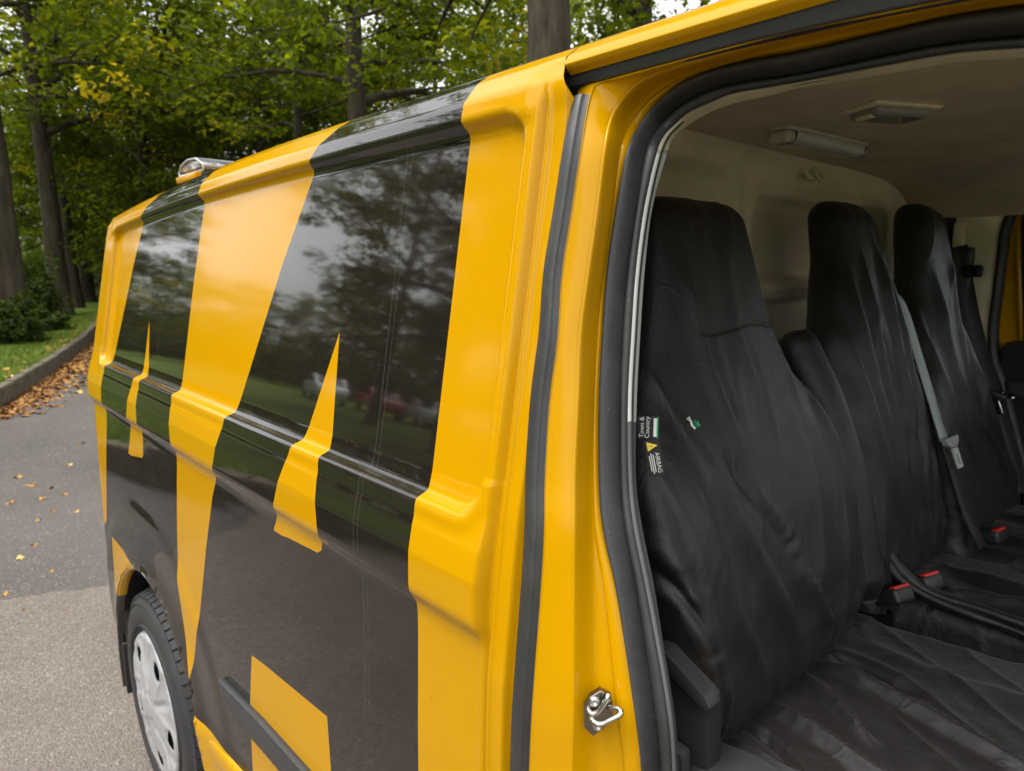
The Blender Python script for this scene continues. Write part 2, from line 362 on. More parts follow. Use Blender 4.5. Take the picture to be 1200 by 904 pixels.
def cut_arch(P):
    d = np.hypot(P[..., 0]-AX, P[..., 2]-AZ); side = (P[..., 2] < 1.0)
    ins = (d < AR) & side
    near = side & (np.abs(d-AR) < .011)
    k = AR/np.maximum(d, 1e-6)
    P = P.copy(); P[..., 0] = np.where(near, AX+(P[..., 0]-AX)*k, P[..., 0]); P[..., 2] = np.where(near, AZ+(P[..., 2]-AZ)*k, P[..., 2])
    ins &= ~near
    cellin = ins[:-1, :-1] | ins[1:, :-1] | ins[1:, 1:] | ins[:-1, 1:]
    c = (P[:-1, :-1]+P[1:, :-1]+P[1:, 1:]+P[:-1, 1:])/4
    cellin |= (np.hypot(c[..., 0]-AX, c[..., 2]-AZ) < AR-.001) & (c[..., 2] < 1.0)
    return P, ~cellin
P, keep = cut_arch(P)
hi = (prof[None, 1:, 1] < 1.815) | (xs[1:, None] < -.5205)
side = grid('side_panel', P, m_liv, van, keep=keep & hi)
# lip of the arch turned in, inner arch liner
th = np.linspace(R(-14), R(194), 80)
def arc(r, y): return np.stack([AX+r*np.cos(th), y+0*th, AZ+r*np.sin(th)], -1)
ylip = .4335
m = MB(); m.grid(np.stack([arc(AR+.003, ylip-.001), arc(AR-.002, ylip-.0035), arc(AR-.008, ylip), arc(AR-.010, ylip+.02)], 1)); m.build('arch_lip', m_liv, van)
m = MB(); m.grid(np.stack([arc(AR-.009, ylip+.018), arc(AR-.006, ylip+.12), arc(AR-.03, ylip+.34)], 1)); m.grid(np.stack([arc(AR-.02, ylip+.33), arc(.05, ylip+.33)], 1)); m.build('arch_liner', m_plastic, van)
# far side of the body, behind the cab doorway line
xsf = xs[::2]; Pf = side_points(xsf, prof[::2]); Pf[..., 1] = 2*CY-Pf[..., 1]
Pf, keepf = cut_arch(Pf); o = grid('far_side_panel', Pf, m_yel, van, flip=True, keep=keepf & (xsf[:-1, None] < -.51))
# roof in front of the shut line (the cab roof), both halves
xr = np.r_[-.5187, -.51, np.linspace(-.5, .62, 30)]
pr = np.array([(.5605, 1.7965), (.556, 1.800)]+[tuple(q) for q in prof if q[1] > 1.804 and q[0] > .548])
Xr, Ir = np.meshgrid(xr, np.arange(len(pr)), indexing='ij'); slope = .06*np.maximum(0, Xr+.1)**2
Pr = np.stack([Xr, pr[Ir, 0], pr[Ir, 1]-slope], -1); Pm = Pr[:, ::-1][:, 1:].copy(); Pm[..., 1] = 2*CY-Pm[..., 1]
grid('cab_roof', np.concatenate([Pr, Pm], 1), m_yel, van)
# dark gap strip under the roof shut line
gp = np.array([q for q in prof if q[1] > 1.80]); gp = np.array([(a+.002, b-.0015) for a, b in gp])
m = MB(); m.grid(np.stack([np.stack([np.full(len(gp), x), gp[:, 0], gp[:, 1]], 1) for x in (-.5225, -.5175)], 0)); m.build('roof_joint', m_plastic, van)

# --- doorway surround: stations of A outer edge, B crest, L lip, S..R..T rubber seal, E inner trim edge
ST = np.array([[[-0.4616, 0.447, 1.0639], [-0.4101, 0.459, 1.0884], [-0.3675, 0.492, 1.0959], [-0.3475, 0.497, 1.1052], [-0.3384, 0.507, 1.1051], [-0.3249, 0.51, 1.1116], [-0.3321, 0.532, 1.0951]], [[-0.4606, 0.45, 1.1386], [-0.4131, 0.462, 1.1575], [-0.3817, 0.495, 1.158], [-0.3607, 0.5, 1.1666], [-0.3513, 0.51, 1.1667], [-0.3359, 0.513, 1.1732], [-0.3445, 0.535, 1.1583]], [[-0.4631, 0.464, 1.2618], [-0.4282, 0.476, 1.2706], [-0.4121, 0.509, 1.2654], [-0.3973, 0.514, 1.2691], [-0.3857, 0.524, 1.2701], [-0.3743, 0.527, 1.2733], [-0.3799, 0.549, 1.2637]], [[-0.4665, 0.472, 1.3286], [-0.4368, 0.484, 1.3341], [-0.4331, 0.517, 1.3263], [-0.4247, 0.522, 1.3274], [-0.4092, 0.532, 1.3293], [-0.3985, 0.535, 1.3316], [-0.4045, 0.557, 1.324]], [[-0.476, 0.482, 1.3793], [-0.4469, 0.494, 1.3835], [-0.4453, 0.527, 1.3769], [-0.4402, 0.532, 1.377], [-0.4244, 0.542, 1.3785], [-0.4149, 0.545, 1.3801], [-0.4223, 0.567, 1.3737]], [[-0.483, 0.4951, 1.4581], [-0.4557, 0.5071, 1.4604], [-0.4586, 0.5401, 1.4557], [-0.4535, 0.5451, 1.4558], [-0.4374, 0.5551, 1.4567], [-0.4286, 0.5581, 1.4576], [-0.4341, 0.5801, 1.454]], [[-0.4826, 0.5058, 1.5243], [-0.4633, 0.5178, 1.5249], [-0.4638, 0.5508, 1.5227], [-0.4597, 0.5558, 1.5227], [-0.446, 0.5658, 1.523], [-0.4349, 0.5688, 1.5236], [-0.4403, 0.5908, 1.5218]], [[-0.4877, 0.5165, 1.5897], [-0.4632, 0.5285, 1.5898], [-0.4687, 0.5615, 1.5897], [-0.4647, 0.5665, 1.5897], [-0.4499, 0.5765, 1.5897], [-0.4399, 0.5795, 1.5897], [-0.4453, 0.6015, 1.5897]], [[-0.4849, 0.527, 1.6546], [-0.4619, 0.539, 1.6538], [-0.4667, 0.572, 1.6561], [-0.4628, 0.577, 1.6562], [-0.4481, 0.587, 1.6558], [-0.4394, 0.59, 1.6554], [-0.4458, 0.612, 1.6572]], [[-0.4833, 0.538, 1.7186], [-0.4631, 0.55, 1.7133], [-0.4672, 0.583, 1.7151], [-0.4588, 0.588, 1.7129], [-0.4487, 0.598, 1.7119], [-0.4346, 0.601, 1.7097], [-0.4375, 0.623, 1.7125]], [[-0.4888, 0.556, 1.7704], [-0.4708, 0.568, 1.7458], [-0.4699, 0.601, 1.7418], [-0.4622, 0.606, 1.7362], [-0.4498, 0.616, 1.7374], [-0.4387, 0.619, 1.7311], [-0.4432, 0.641, 1.7319]], [[-0.4862, 0.566, 1.7841], [-0.4639, 0.578, 1.7662], [-0.4614, 0.611, 1.7608], [-0.4539, 0.616, 1.7569], [-0.4445, 0.626, 1.7509], [-0.4344, 0.629, 1.7421], [-0.4375, 0.651, 1.742]], [[-0.4563, 0.5662, 1.7848], [-0.4419, 0.5782, 1.7794], [-0.4404, 0.6112, 1.7724], [-0.4333, 0.6162, 1.7703], [-0.4262, 0.6262, 1.7615], [-0.4174, 0.6292, 1.7521], [-0.4202, 0.6512, 1.7498]], [[-0.4171, 0.5664, 1.7856], [-0.4127, 0.5784, 1.7839], [-0.4133, 0.6114, 1.7813], [-0.4095, 0.6164, 1.7799], [-0.4025, 0.6264, 1.7689], [-0.3921, 0.6294, 1.7578], [-0.3956, 0.6514, 1.7565]], [[-0.3839, 0.5666, 1.7858], [-0.3807, 0.5786, 1.7856], [-0.38, 0.6116, 1.785], [-0.3783, 0.6166, 1.784], [-0.3743, 0.6266, 1.7717], [-0.3681, 0.6296, 1.762], [-0.3729, 0.6516, 1.7588]], [[-0.3242, 0.5668, 1.7857], [-0.3268, 0.5788, 1.7868], [-0.3387, 0.6118, 1.7854], [-0.3397, 0.6168, 1.7847], [-0.3389, 0.6268, 1.7703], [-0.3339, 0.6298, 1.7612], [-0.3398, 0.6518, 1.7594]], [[-0.2722, 0.5671, 1.785], [-0.2778, 0.5791, 1.7868], [-0.2925, 0.6121, 1.7824], [-0.2947, 0.6171, 1.7818], [-0.2982, 0.6271, 1.7674], [-0.299, 0.6301, 1.7602], [-0.3091, 0.6521, 1.7608]], [[-0.2083, 0.5673, 1.7812], [-0.2125, 0.5793, 1.7831], [-0.2236, 0.6123, 1.7824], [-0.2252, 0.6173, 1.7816], [-0.2274, 0.6273, 1.7677], [-0.2277, 0.6303, 1.7591], [-0.235, 0.6523, 1.758]], [[-0.1644, 0.5675, 1.7789], [-0.1677, 0.5795, 1.7805], [-0.1763, 0.6125, 1.7816], [-0.1776, 0.6175, 1.7813], [-0.1787, 0.6275, 1.7657], [-0.1787, 0.6305, 1.7577], [-0.1842, 0.6525, 1.7563]], [[-0.1257, 0.5677, 1.7755], [-0.1281, 0.5797, 1.7772], [-0.1343, 0.6127, 1.7775], [-0.1352, 0.6177, 1.777], [-0.1354, 0.6277, 1.7603], [-0.135, 0.6307, 1.7516], [-0.139, 0.6527, 1.7504]], [[-0.083, 0.5679, 1.7705], [-0.0846, 0.5799, 1.7723], [-0.0882, 0.6129, 1.772], [-0.0886, 0.6179, 1.7713], [-0.0879, 0.6279, 1.7544], [-0.0872, 0.6309, 1.7452], [-0.0894, 0.6529, 1.7437]]])
ext = [ST[0]+(ST[0]-ST[2])*k*np.array([.35, .6, 1.0]) for k in (1.9, 1.2, .6)]
ST = np.concatenate([np.array(ext), ST])
SS = catmull(ST, 260); nS = len(SS)
w9 = np.hanning(9); w9 /= w9.sum()
SS = np.stack([np.convolve(np.pad(SS.reshape(nS, -1)[:, k], 4, mode='reflect', reflect_type='odd'), w9, 'valid') for k in range(21)], 1).reshape(nS, 7, 3)
A, B, L, S, Rb, T, E = [SS[:, k] for k in range(7)]
tanS = np.gradient(S, axis=0); tanS /= np.linalg.norm(tanS, axis=1)[:, None]
iy = np.array([0, 1., 0])
inw = np.cross(tanS, iy); inw /= np.linalg.norm(inw, axis=1)[:, None]; inw *= np.sign(np.sum(inw*(T-S), 1)).reshape(-1, 1)   # towards the opening
Ao = A-inw*.028+iy*.012
J1 = B+inw*.002+iy*.004; J2 = B*.72+L*.28+iy*.016; J3 = B*.35+L*.65+iy*.010
rows = [Ao, A+iy*.001, A*.9+B*.1, A*.5+B*.5-iy*.0015, A*.12+B*.88-iy*.001, B, J1, J2, J3, L+iy*.002, L-iy*.002, L*.5+S*.5-iy*.003, S+iy*.004, S*.6+Rb*.4+iy*.014]
rows = catmull(np.array(rows), 60).transpose(1, 0, 2)
door_frame = grid('doorway_frame', rows, m_yel, van)
# rubber door seal: a fat outer bulb and a thin inner rib
def off(p, d): return p-iy*d
sr = [S+iy*.008, off(S, .003)+inw*.0005, off(S*.8+Rb*.2, .0105), off(S*.5+Rb*.5, .0125), off(S*.22+Rb*.78, .0085), off(Rb, -.002), off(Rb*.86+T*.14, -.0045), off(Rb*.78+T*.22, .001), off(Rb*.45+T*.55, .0035), off(Rb*.1+T*.9, .0015), T+iy*.010]
grid('door_seal', catmull(np.array(sr), 44).transpose(1, 0, 2), m_rubber, van)
# inner edge trim: grey plastic low down, pale on the pillar, beige under the headlining
zc = E[:, 2]; top_i = int(np.argmax(S[:, 0]*0+np.arange(nS)*(zc > 1.695) > 0)); low_i = int(np.argmax(zc > 1.425))
def trim(a, b, name, mat):
    s = slice(a, b); r_ = [T[s]+iy*.006, T[s], T[s]*.97+E[s]*.03-iy*.0005, T[s]*.5+E[s]*.5-iy*.0005, T[s]*.03+E[s]*.97-iy*.0003, E[s]+iy*.0005, E[s]+iy*.006-inw[s]*.03, E[s]+iy*.012-inw[s]*.06]
    return grid(name, np.array(r_).transpose(1, 0, 2), mat, van, smooth=False)
trim(0, low_i+1, 'lower_pillar_trim', m_dark_trim); trim(low_i, top_i+7, 'pillar_trim', m_white_trim); trim(top_i+5, nS, 'headlining_edge', m_beige)
# rubber strip down the shut edge
iA = int(np.argmax(A[:, 2] > 1.772))
d = A[:iA].copy(); d[:, 1] -= .0015
side_y = iy*1.0; fx = np.array([1., 0, 0])
wd = np.interp(d[:, 2], [1.0, 1.2, 1.5, 1.72, 1.80], [.026, .026, .025, .022, .017])[:, None]
r_ = [d-fx*wd+iy*.006, d-fx*wd-iy*.001, d-fx*wd*.84+iy*.002, d-fx*wd*.80-iy*.0050, d-fx*wd*.76-iy*.0058, d-fx*wd*.5-iy*.0066, d-fx*wd*.20-iy*.0058, d-fx*wd*.16-iy*.0048, d-fx*wd*.12+iy*.002, d-fx*0+iy*.0005, d+fx*.001+iy*.01]
strip = grid('edge_strip', np.array(r_).transpose(1, 0, 2), m_trim_rub, van)
m = MB(); e = np.array(r_)[:, -1]; m.add(e, [list(range(len(e)))]); m.build('strip_end', m_trim_rub, van)
# black drip rail under the roof edge
xr = np.linspace(-.531, .60, 60); zl = np.interp(xr, [-.53, -.33, -.21, -.126, -.083, .6], [1.7865, 1.7865, 1.782, 1.7765, 1.772, 1.70]); h = .0158
r_ = [np.stack([xr, np.full(60, y), zl+dz], 1) for y, dz in ((.580, -.001), (.5655, -.001), (.564, .001), (.5625, h-.002), (.5615, h), (.564, h+.0012), (.572, h+.002))]
grid('drip_rail', np.array(r_).transpose(1, 0, 2), m_mould, van, flip=True)
r_ = [np.stack([xr, np.full(60, y), zl+dz], 1) for y, dz in ((.5608, h-.0014), (.5602, h-.0004), (.5612, h+.0006), (.563, h+.0009))]
grid('rail_bead', np.array(r_).transpose(1, 0, 2), plain('rail_bead', (.5, .48, .42), .35), van, flip=True)
m = MB(); m.box((-.531, .571, 1.7935), (.004, .018, .015)); m.build('rail_end', m_mould, van, False)

# --- mouldings
tip = [(-1.412, .722), (-1.19, .741), (-.992, .7475), (-.49, .7475), (-.49, .688), (-.99, .688), (-1.15, .684), (-1.30, .676), (-1.372, .684)]
o = MB().bm(prism(tip, .446, .428, 'y', .007)).build('side_moulding', m_mould, van); autosmooth(o, 40)
xs_ = np.linspace(-1.525, -.46, 50); zt = np.interp(xs_, [-1.525, -1.49, -1.3], [.505, .536, .552])
tp_ = sstep(-1.53, -1.46, xs_)
r_ = [np.stack([xs_, np.full(50, y), zt+dz*tp_], 1) for y, dz in ((.444, .002), (.430, -.001), (.4275, -.006), (.430, -.05), (.437, -.10), (.47, -.11))]
grid('sill_flange', np.array(r_).transpose(1, 0, 2), m_yel, van)
m = MB(); m.box((-1.05, CY, .36), (1.2, 1.85, .10), bev=.01); m.build('underbody', m_plastic, van)
# rear bumper corner and mud flap seen behind the wheel
bp = []
for zz, k in ((.22, .02), (.26, .005), (.40, 0), (.56, 0), (.578, .006), (.582, .03)):
    q = [(x, .452+k+(0 if x > -2.43 else .17*(1-math.cos(min(1.57, (-2.43-x)/.17))))) for x in np.linspace(-2.372, -2.56, 16)]
    bp.append([(x, y, zz) for x, y in q]+[(-2.60, .9, zz), (-2.60, CY, zz)])
grid('rear_bumper', np.array(bp).transpose(1, 0, 2), m_plastic, van, flip=True)
m = MB(); m.box((-2.372, .50, .46), (.03, .10, .28), bev=.008); m.box((-2.356, .475, .56), (.03, .05, .06), bev=.006); m.box((-2.362, .49, .30), (.012, .11, .18), bev=.003); m.build('mud_flap', m_plastic, van)
m = MB(); m.box((-2.64, CY, 1.15), (.01, 1.1, 1.2)); m.build('tail_door', m_yel, van)

# --- rear wheel
wx, wy, wz = -2.035, .445, .335
whl = MB().lathe([(.20, .03), (.206, .012), (.222, .004), (.245, -.003), (.275, -.006), (.298, 0), (.316, .014), (.326, .028), (.330, .05), (.331, .10), (.331, .16), (.326, .19), (.30, .215), (.21, .21)], (wx, wy, wz), 'y', 96).build('rear_wheel', m_tyre, van)
m = MB(); nT = 62
for k in range(nT):                           # tread blocks in four rows, shoulder block wraps over
    a0 = 2*math.pi*(k+.06)/nT; a1 = 2*math.pi*(k+.86)/nT
    for rowi, (y0, y1, sk) in enumerate(((.008, .052, .0), (.060, .098, .35), (.106, .144, .7), (.152, .196, 1.0))):
        V = []
        for rr_ in (.322, .3375):
            for y_ in (y0, y1):
                for a_ in (a0, a1):
                    aa = a_+sk*.05; r2 = rr_-(.016 if (rowi == 0 and y_ == y0) or (rowi == 3 and y_ == y1) else 0)
                    V.append((wx+r2*math.cos(aa), wy+y_, wz+r2*math.sin(aa)))
        m.add(V, [[0, 1, 3, 2], [4, 6, 7, 5], [0, 4, 5, 1], [2, 3, 7, 6], [0, 2, 6, 4], [1, 5, 7, 3]])
m.build('tread', m_tyre, whl, False)['kind'] = 'stuff'
# raised rings on the sidewall
m = MB()
for r0 in (.232, .296): m.lathe([(r0-.003, .002), (r0, -.0085 if r0 < .29 else -.004), (r0+.003, .002)], (wx, wy, wz), 'y', 96)
m.build('sidewall_ring', m_tyre, whl)
# hubcap: shallow dish, five broad double spokes, slots between them
nr, na = 44, 240; rr = np.linspace(.0, .214, nr); aa = np.linspace(0, 2*np.pi, na, endpoint=False)
RR, AA = np.meshgrid(rr, aa, indexing='ij'); ph = np.angle(np.exp(1j*5*(AA-R(62))))/5     # angle from the nearest slot axis
inslot = sstep(.155, .11, np.abs(ph)*RR/.16)*sstep(.105, .135, RR)*sstep(.205, .19, RR)
spoke = np.angle(np.exp(1j*5*(AA-R(62)-R(36))))/5
Yh = .002+.012*np.cos(RR/.214*np.pi*.9)*-1
Yh = -.002-.010*sstep(.2, .06, RR)+.012*sstep(.19, .214, RR)*0
Yh = Yh+.009*np.exp(-(spoke*RR/.011)**2)*sstep(.05, .07, RR)*sstep(.20, .15, RR)+.012*inslot*0
Yh = Yh+.007*sstep(.075, .12, RR)*sstep(.212, .195, RR)*sstep(.03, .012, np.abs(np.abs(ph)*RR-.058))*.7
Yh = Yh+.0135*sstep(.034, .030, RR)*sstep(.018, .024, RR)*.0-.004*sstep(.036, .032, RR)
Yh = Yh+.014*sstep(.206, .214, RR)
slot = (np.abs(ph)*RR < .032+.0*RR) & (RR > .132) & (RR < .182) & (np.hypot(np.abs(ph)*RR/.027, (RR-.160)/.023) < 1)
wallin = np.exp(-((np.hypot(np.abs(ph)*RR/.027, (RR-.160)/.023)-1)/.16)**2)
Yh = Yh+.004*wallin
Ph = np.stack([wx+RR*np.cos(AA), wy-.006+Yh, wz+RR*np.sin(AA)], -1)
keeph = ~slot[:-1, :]
cap = grid('hubcap', Ph, m_silver, whl, cv=True, keep=np.repeat(keeph[:, :, None], 1, 2)[..., 0])
m = MB(); m.lathe([(.0, .02), (.205, .02), (.212, .03)], (wx, wy+.008, wz)); m.build('wheel_disc', m_plastic, whl)
m = MB(); m.lathe([(0, -.0205), (.022, -.0205), (.026, -.018), (.028, -.012)], (wx, wy, wz)); m.build('hub_emblem', m_silver, whl)
for side_x, yy in ((0.90, .46), (0.90, 2.18), (wx, 2.18)):
    w2 = MB().lathe([(.0, .06), (.20, .03), (.245, -.003), (.298, 0), (.326, .028), (.331, .10), (.326, .19), (.21, .21)], (side_x, yy, wz), 'y', 48).build('wheel', m_tyre, van)
    MB().lathe([(.0, -.004), (.12, -.01), (.214, .01)], (side_x, yy+.0, wz), 'y', 48).build('hubcap', m_silver, w2)

m_lamp = mat_clear('lamp_lens', (.88, .88, .9), .04, .90); m_amber = plain('amber_reflector', (.50, .22, .03), .25)
# --- warning light bar across the back of the roof
lb_x, lb_z = -2.42, 1.888
m = MB(); m.box((lb_x, CY, lb_z+.012), (.20, 1.28, .022), bev=.008)
base = m.build('light_bar', m_plastic, van)
for s_ in (-1, 1):
    ye = CY+s_*.655
    pts = [(lb_x-.115, lb_z+.022), (lb_x-.13, lb_z+.034), (lb_x-.10, lb_z+.056), (lb_x-.03, lb_z+.068), (lb_x+.05, lb_z+.064), (lb_x+.115, lb_z+.038), (lb_x+.11, lb_z+.022)]
    m = MB().bm(prism(pts, ye-s_*.02, ye-s_*.61, 'y', .012)); o = m.build('lens', m_lamp, base); autosmooth(o, 30)
    for k in range(7):
        yk = ye-s_*(.055+.042*k)
        for xo, an in ((.045, -18), (-.06, 0)): MB().box((lb_x+xo, yk, lb_z+.041), (.03, .030, .022), Matrix.Rotation(R(an), 3, 'Y'), .005).build('lamp_reflector', m_chrome, base)
    MB().box((lb_x-.04, ye-s_*.03, lb_z+.034), (.10, .010, .020), None, .004).build('amber_end', m_amber, base)
    MB().tube([(a_, ye-s_*.019, b_) for a_, b_ in pts+pts[:1]], .0035, 8).build('end_trim', m_silver, base); MB().tube([(lb_x+.05, ye-s_*.02, lb_z+.064), (lb_x+.05, CY+s_*.05, lb_z+.064)], .0035, 8).build('edge_trim', m_silver, base); MB().tube([(lb_x+.114, ye-s_*.02, lb_z+.036), (lb_x+.114, CY+s_*.05, lb_z+.038)], .0035, 8).build('edge_trim', m_silver, base); MB().box((lb_x-.01, CY+s_*.31, lb_z+.032), (.07, .52, .022), None, .004).build('circuit_tray', m_plastic, base)
    m = MB().bm(prism([(lb_x-.10, lb_z-.004), (lb_x-.11, lb_z+.018), (lb_x+.10, lb_z+.018), (lb_x+.09, lb_z-.004)], ye-s_*.0, ye-s_*.06, 'y', .004)); m.build('end_bracket', m_yel, base)
for yy in (.98, 1.86): MB().box((lb_x, yy, lb_z-.015), (.08, .06, .05), bev=.004).build('mounting_foot', m_plastic, base)

# --- door striker on the pillar
sp0 = int(np.argmin(np.abs(A[:, 2]-1.133)))
pj = rows[sp0]; c0 = np.array([-.3925, .478, 1.1565])
tdir = np.array([L[sp0, 0]-B[sp0, 0], L[sp0, 1]-B[sp0, 1], 0]); tdir /= np.linalg.norm(tdir)
nrm = np.cross(tdir, np.array([0, 0, 1.])); nrm *= np.sign(-nrm[1]); UZ = np.array([0, 0, 1.])
# drop the plate on to the surface of the frame
allp = rows.reshape(-1, 3); dd = (allp-c0)-np.outer((allp-c0)@nrm, nrm); near = np.linalg.norm(dd, axis=1) < .024
c0 = c0+nrm*(np.max((allp[near]-c0)@nrm)+.0005)
def LP(u, v, w): return c0+tdir*u*.00088+UZ*v*.00088+nrm*w*.00095
hexa = [(-17, 9), (-11, 20), (1, 29), (13, 22), (16, 8), (15, -6), (5, -20), (-6, -28), (-16, -18)]
V = [LP(u, v, -6) for u, v in hexa]+[LP(u, v, 1.2) for u, v in hexa]+[LP(u*.95, v*.95, 1.9) for u, v in hexa]; n8 = len(hexa)
F = [[i, (i+1) % n8, n8+(i+1) % n8, n8+i] for i in range(n8)]+[[n8+i, n8+(i+1) % n8, 2*n8+(i+1) % n8, 2*n8+i] for i in range(n8)]+[list(range(2*n8, 3*n8))]
m_plate = plain('dark_steel_plate', (.22, .20, .17), .22, 1.0, var=.2); striker = mesh('door_striker', V, F, m_plate, van, False)
def rod(pts, name):
    P_ = catmull([LP(*p) for p in pts], 60); MB().tube(P_, .0027, 12).build(name, m_chrome, striker)
rod([(-10, -1, 0), (-9.5, -1, 5), (-8, -1, 11), (-3, -2, 15), (3, -1, 16), (12, 5, 17), (20, 10, 17), (23, 13, 15), (20, 14, 11), (13, 12, 6), (10, 11, 0)], 'striker_loop')
rod([(-12, 6, 1), (-11, 5, 5), (-7, 4, 7), (-1, 8, 8), (4, 16, 8), (8, 24, 7), (10, 27, 5)], 'striker_guard')
for a_, b_, r_ in (((-10, -1, 1.5), (-9.6, -1, 4.5), .0038), ((10.4, 11, 1.5), (12, 11.6, 4.5), .0038)): MB().tube([LP(*a_), LP(*b_)], r_, 14).build('rod_collar', m_chrome, striker)
for u, v in ((-5, 15), (-1, -15)):
    m = MB(); Q = []
    for r_, w in ((0.2, 2.2), (1.7, 2.2), (1.9, 4.2), (4.2, 4.5), (5.3, 3.9), (5.6, 2.4), (6.3, 1.9)):
        Q.append([LP(u+r_*math.cos(a), v+r_*math.sin(a), w) for a in np.linspace(0, 2*np.pi, 20, endpoint=False)])
    m.grid(np.array(Q), cv=True); m.build('striker_bolt', m_bolt, striker)

# ------------------------------------------------------------------ cab interior (fixed parts of the van)
# headlining
xs_ = np.linspace(-.80, .60, 40); ys_ = np.linspace(.672, 2.25, 70)
X, Y = np.meshgrid(xs_, ys_, indexing='ij'); v = np.abs((Y-CY)/.80)
Z = 1.845-.085*v**5-.05*np.maximum(0, X+.05)**2-.003*np.exp(-((X+.5)/.1)**2)
grid('headlining', np.stack([X, Y, Z], -1), m_liner, van, flip=True)
# bulkhead with pressed panels, top edge rolled forward, far end rolled back
ys_ = np.linspace(.50, 2.34, 150); zs_ = np.linspace(.55, 1.90, 150)
Yb, Zb = np.meshgrid(ys_, zs_, indexing='ij')
zmax = 1.862-.085*np.abs((Yb-CY)/.80)**5; Zb = np.minimum(Zb, np.maximum(zmax, 1.60)); nearw = np.interp(Zb, [.55, 1.3, 1.75, 1.86], [.50, .52, .60, .66]); Yb = np.clip(Yb, nearw, 2*CY-nearw)
def rbox(y0, y1, z0, z1, r):
    dx = np.abs(Yb-(y0+y1)/2)-(y1-y0)/2+r; dz = np.abs(Zb-(z0+z1)/2)-(z1-z0)/2+r
    return np.where((dx > 0) & (dz > 0), np.hypot(dx, dz), np.maximum(dx, dz))-r
Xb = -.755+0*Yb
Xb = Xb-.030*sstep(.006, -.014, rbox(1.40, 2.02, 1.572, 1.752, .045))       # recessed panel
Xb = Xb-.026*sstep(.008, -.014, rbox(.70, 1.315, 1.40, 1.79, .06))
Xb = Xb+.014*sstep(1.560, 1.552, Zb)*sstep(1.335, 1.36, Yb)-.034*sstep(1.528, 1.521, Zb)*sstep(1.335, 1.36, Yb)
sdp = rbox(1.40, 2.02, 1.572, 1.752, .045); Xb = Xb+.013*np.exp(-((sdp-.016)/.009)**2); sdq = rbox(.70, 1.315, 1.40, 1.79, .06); Xb = Xb+.010*np.exp(-((sdq-.016)/.009)**2)*(Yb > 1.0)
roll = np.maximum(0, Zb-1.775); Xb = Xb+np.where(roll > 0, .11-np.sqrt(np.maximum(0, .11**2-np.minimum(roll, .109)**2)), 0)
rollr = np.maximum(0, Yb-2.165); Xb = Xb+.055*sstep(1.55, 2.16, Yb)**1.5-np.where(rollr > 0, .05-np.sqrt(np.maximum(0, .05**2-np.minimum(rollr, .0498)**2))+np.maximum(0, rollr-.0498)*3, 0)
grid('bulkhead', np.stack([Xb, Yb, Zb], -1), m_bulk, van, flip=True)
m = MB(); m.box((-.80, 2.285, 1.40), (.40, .02, 1.1)); m.build('belt_recess', m_plastic, van)
# near pillar inside, floor, far wall lower
m = MB(); E2 = E[:top_i+8]; m.grid(np.stack([E2+iy*.008-inw[:top_i+8]*.05, E2+iy*.03-inw[:top_i+8]*.10, np.stack([np.full(len(E2), -.76), E2[:, 1]+.06, E2[:, 2]], 1)], 1)); m.build('inner_pillar_panel', m_dark_trim, van)
m = MB(); m.box((-.02, CY, .60), (1.55, 1.72, .06)); m.build('cab_floor', m_plastic, van)
# far pillar trim, far door seal, far door with its frame, glass and trim panel
yF = 2.265
fs = np.array([(-.345, .80), (-.372, 1.02), (-.40, 1.12), (-.448, 1.27), (-.478, 1.345), (-.4905, 1.43), (-.4905, 1.55), (-.4905, 1.66), (-.4895, 1.70), (-.483, 1.735), (-.470, 1.768), (-.440, 1.795), (-.36, 1.806), (-.1, 1.80), (.55, 1.76)])
f2 = catmull(fs, 160); m = MB()
td = np.gradient(f2, axis=0); td /= np.linalg.norm(td, axis=1)[:, None]; nn = np.stack([td[:, 1], -td[:, 0]], 1)
def fp(o, y): return np.stack([f2[:, 0]+nn[:, 0]*o, np.full(len(f2), y), f2[:, 1]+nn[:, 1]*o], 1)
m.grid(np.stack([fp(0, yF+.01), fp(.002, yF-.012), fp(.010, yF-.016), fp(.019, yF-.008), fp(.022, yF+.02)], 1)); m.build('far_door_seal', m_rubber, van)
m = MB(); m.grid(np.stack([np.stack([np.full(160, -.643), np.full(160, yF+.014), f2[:, 1]], 1), fp(-.035, yF+.004), fp(-.014, yF-.002), fp(.003, yF+.006), fp(.004, yF+.05)], 1)); o = m.build('far_pillar_trim', m_bulk, van)
m = MB(); q = prism([(-.64, .62), (-.40, .62), (-.46, 1.33), (-.64, 1.345)], yF-.012, yF+.004, 'y', .004); m.bm(q); m.build('far_lower_trim', m_dark_trim, van)
m = MB(); m.box((-.585, yF-.004, 1.69), (.03, .008, .075), bev=.003); m.build('trim_cover', m_bulk, van)
m = MB(); ye = yF+.055
fr = [(-.50, .62), (-.50, 1.82), (.60, 1.82), (.60, 1.76), (-.395, 1.785), (-.430, 1.765), (-.4415, 1.735), (-.431, 1.62), (-.418, 1.50), (-.408, 1.41), (-.40, 1.39), (.6, 1.39), (.6, .62)]
m.bm(prism(fr, ye, ye+.05, 'y')); fd = m.build('far_door', m_yel, van, False)
P_ = catmull([(-.4665, ye-.004, 1.745), (-.460, ye-.006, 1.70), (-.444, ye-.008, 1.58), (-.428, ye-.008, 1.46), (-.418, ye-.006, 1.40)], 40)
m = MB(); m.tube(P_, .008, 10); m.build('frame_rib', m_yel, fd)
P_ = catmull([(-.05, ye-.008, 1.772), (-.395, ye-.008, 1.775), (-.430, ye-.008, 1.757), (-.4395, ye-.008, 1.735), (-.429, ye-.008, 1.62), (-.416, ye-.008, 1.50), (-.406, ye-.008, 1.40)], 70)
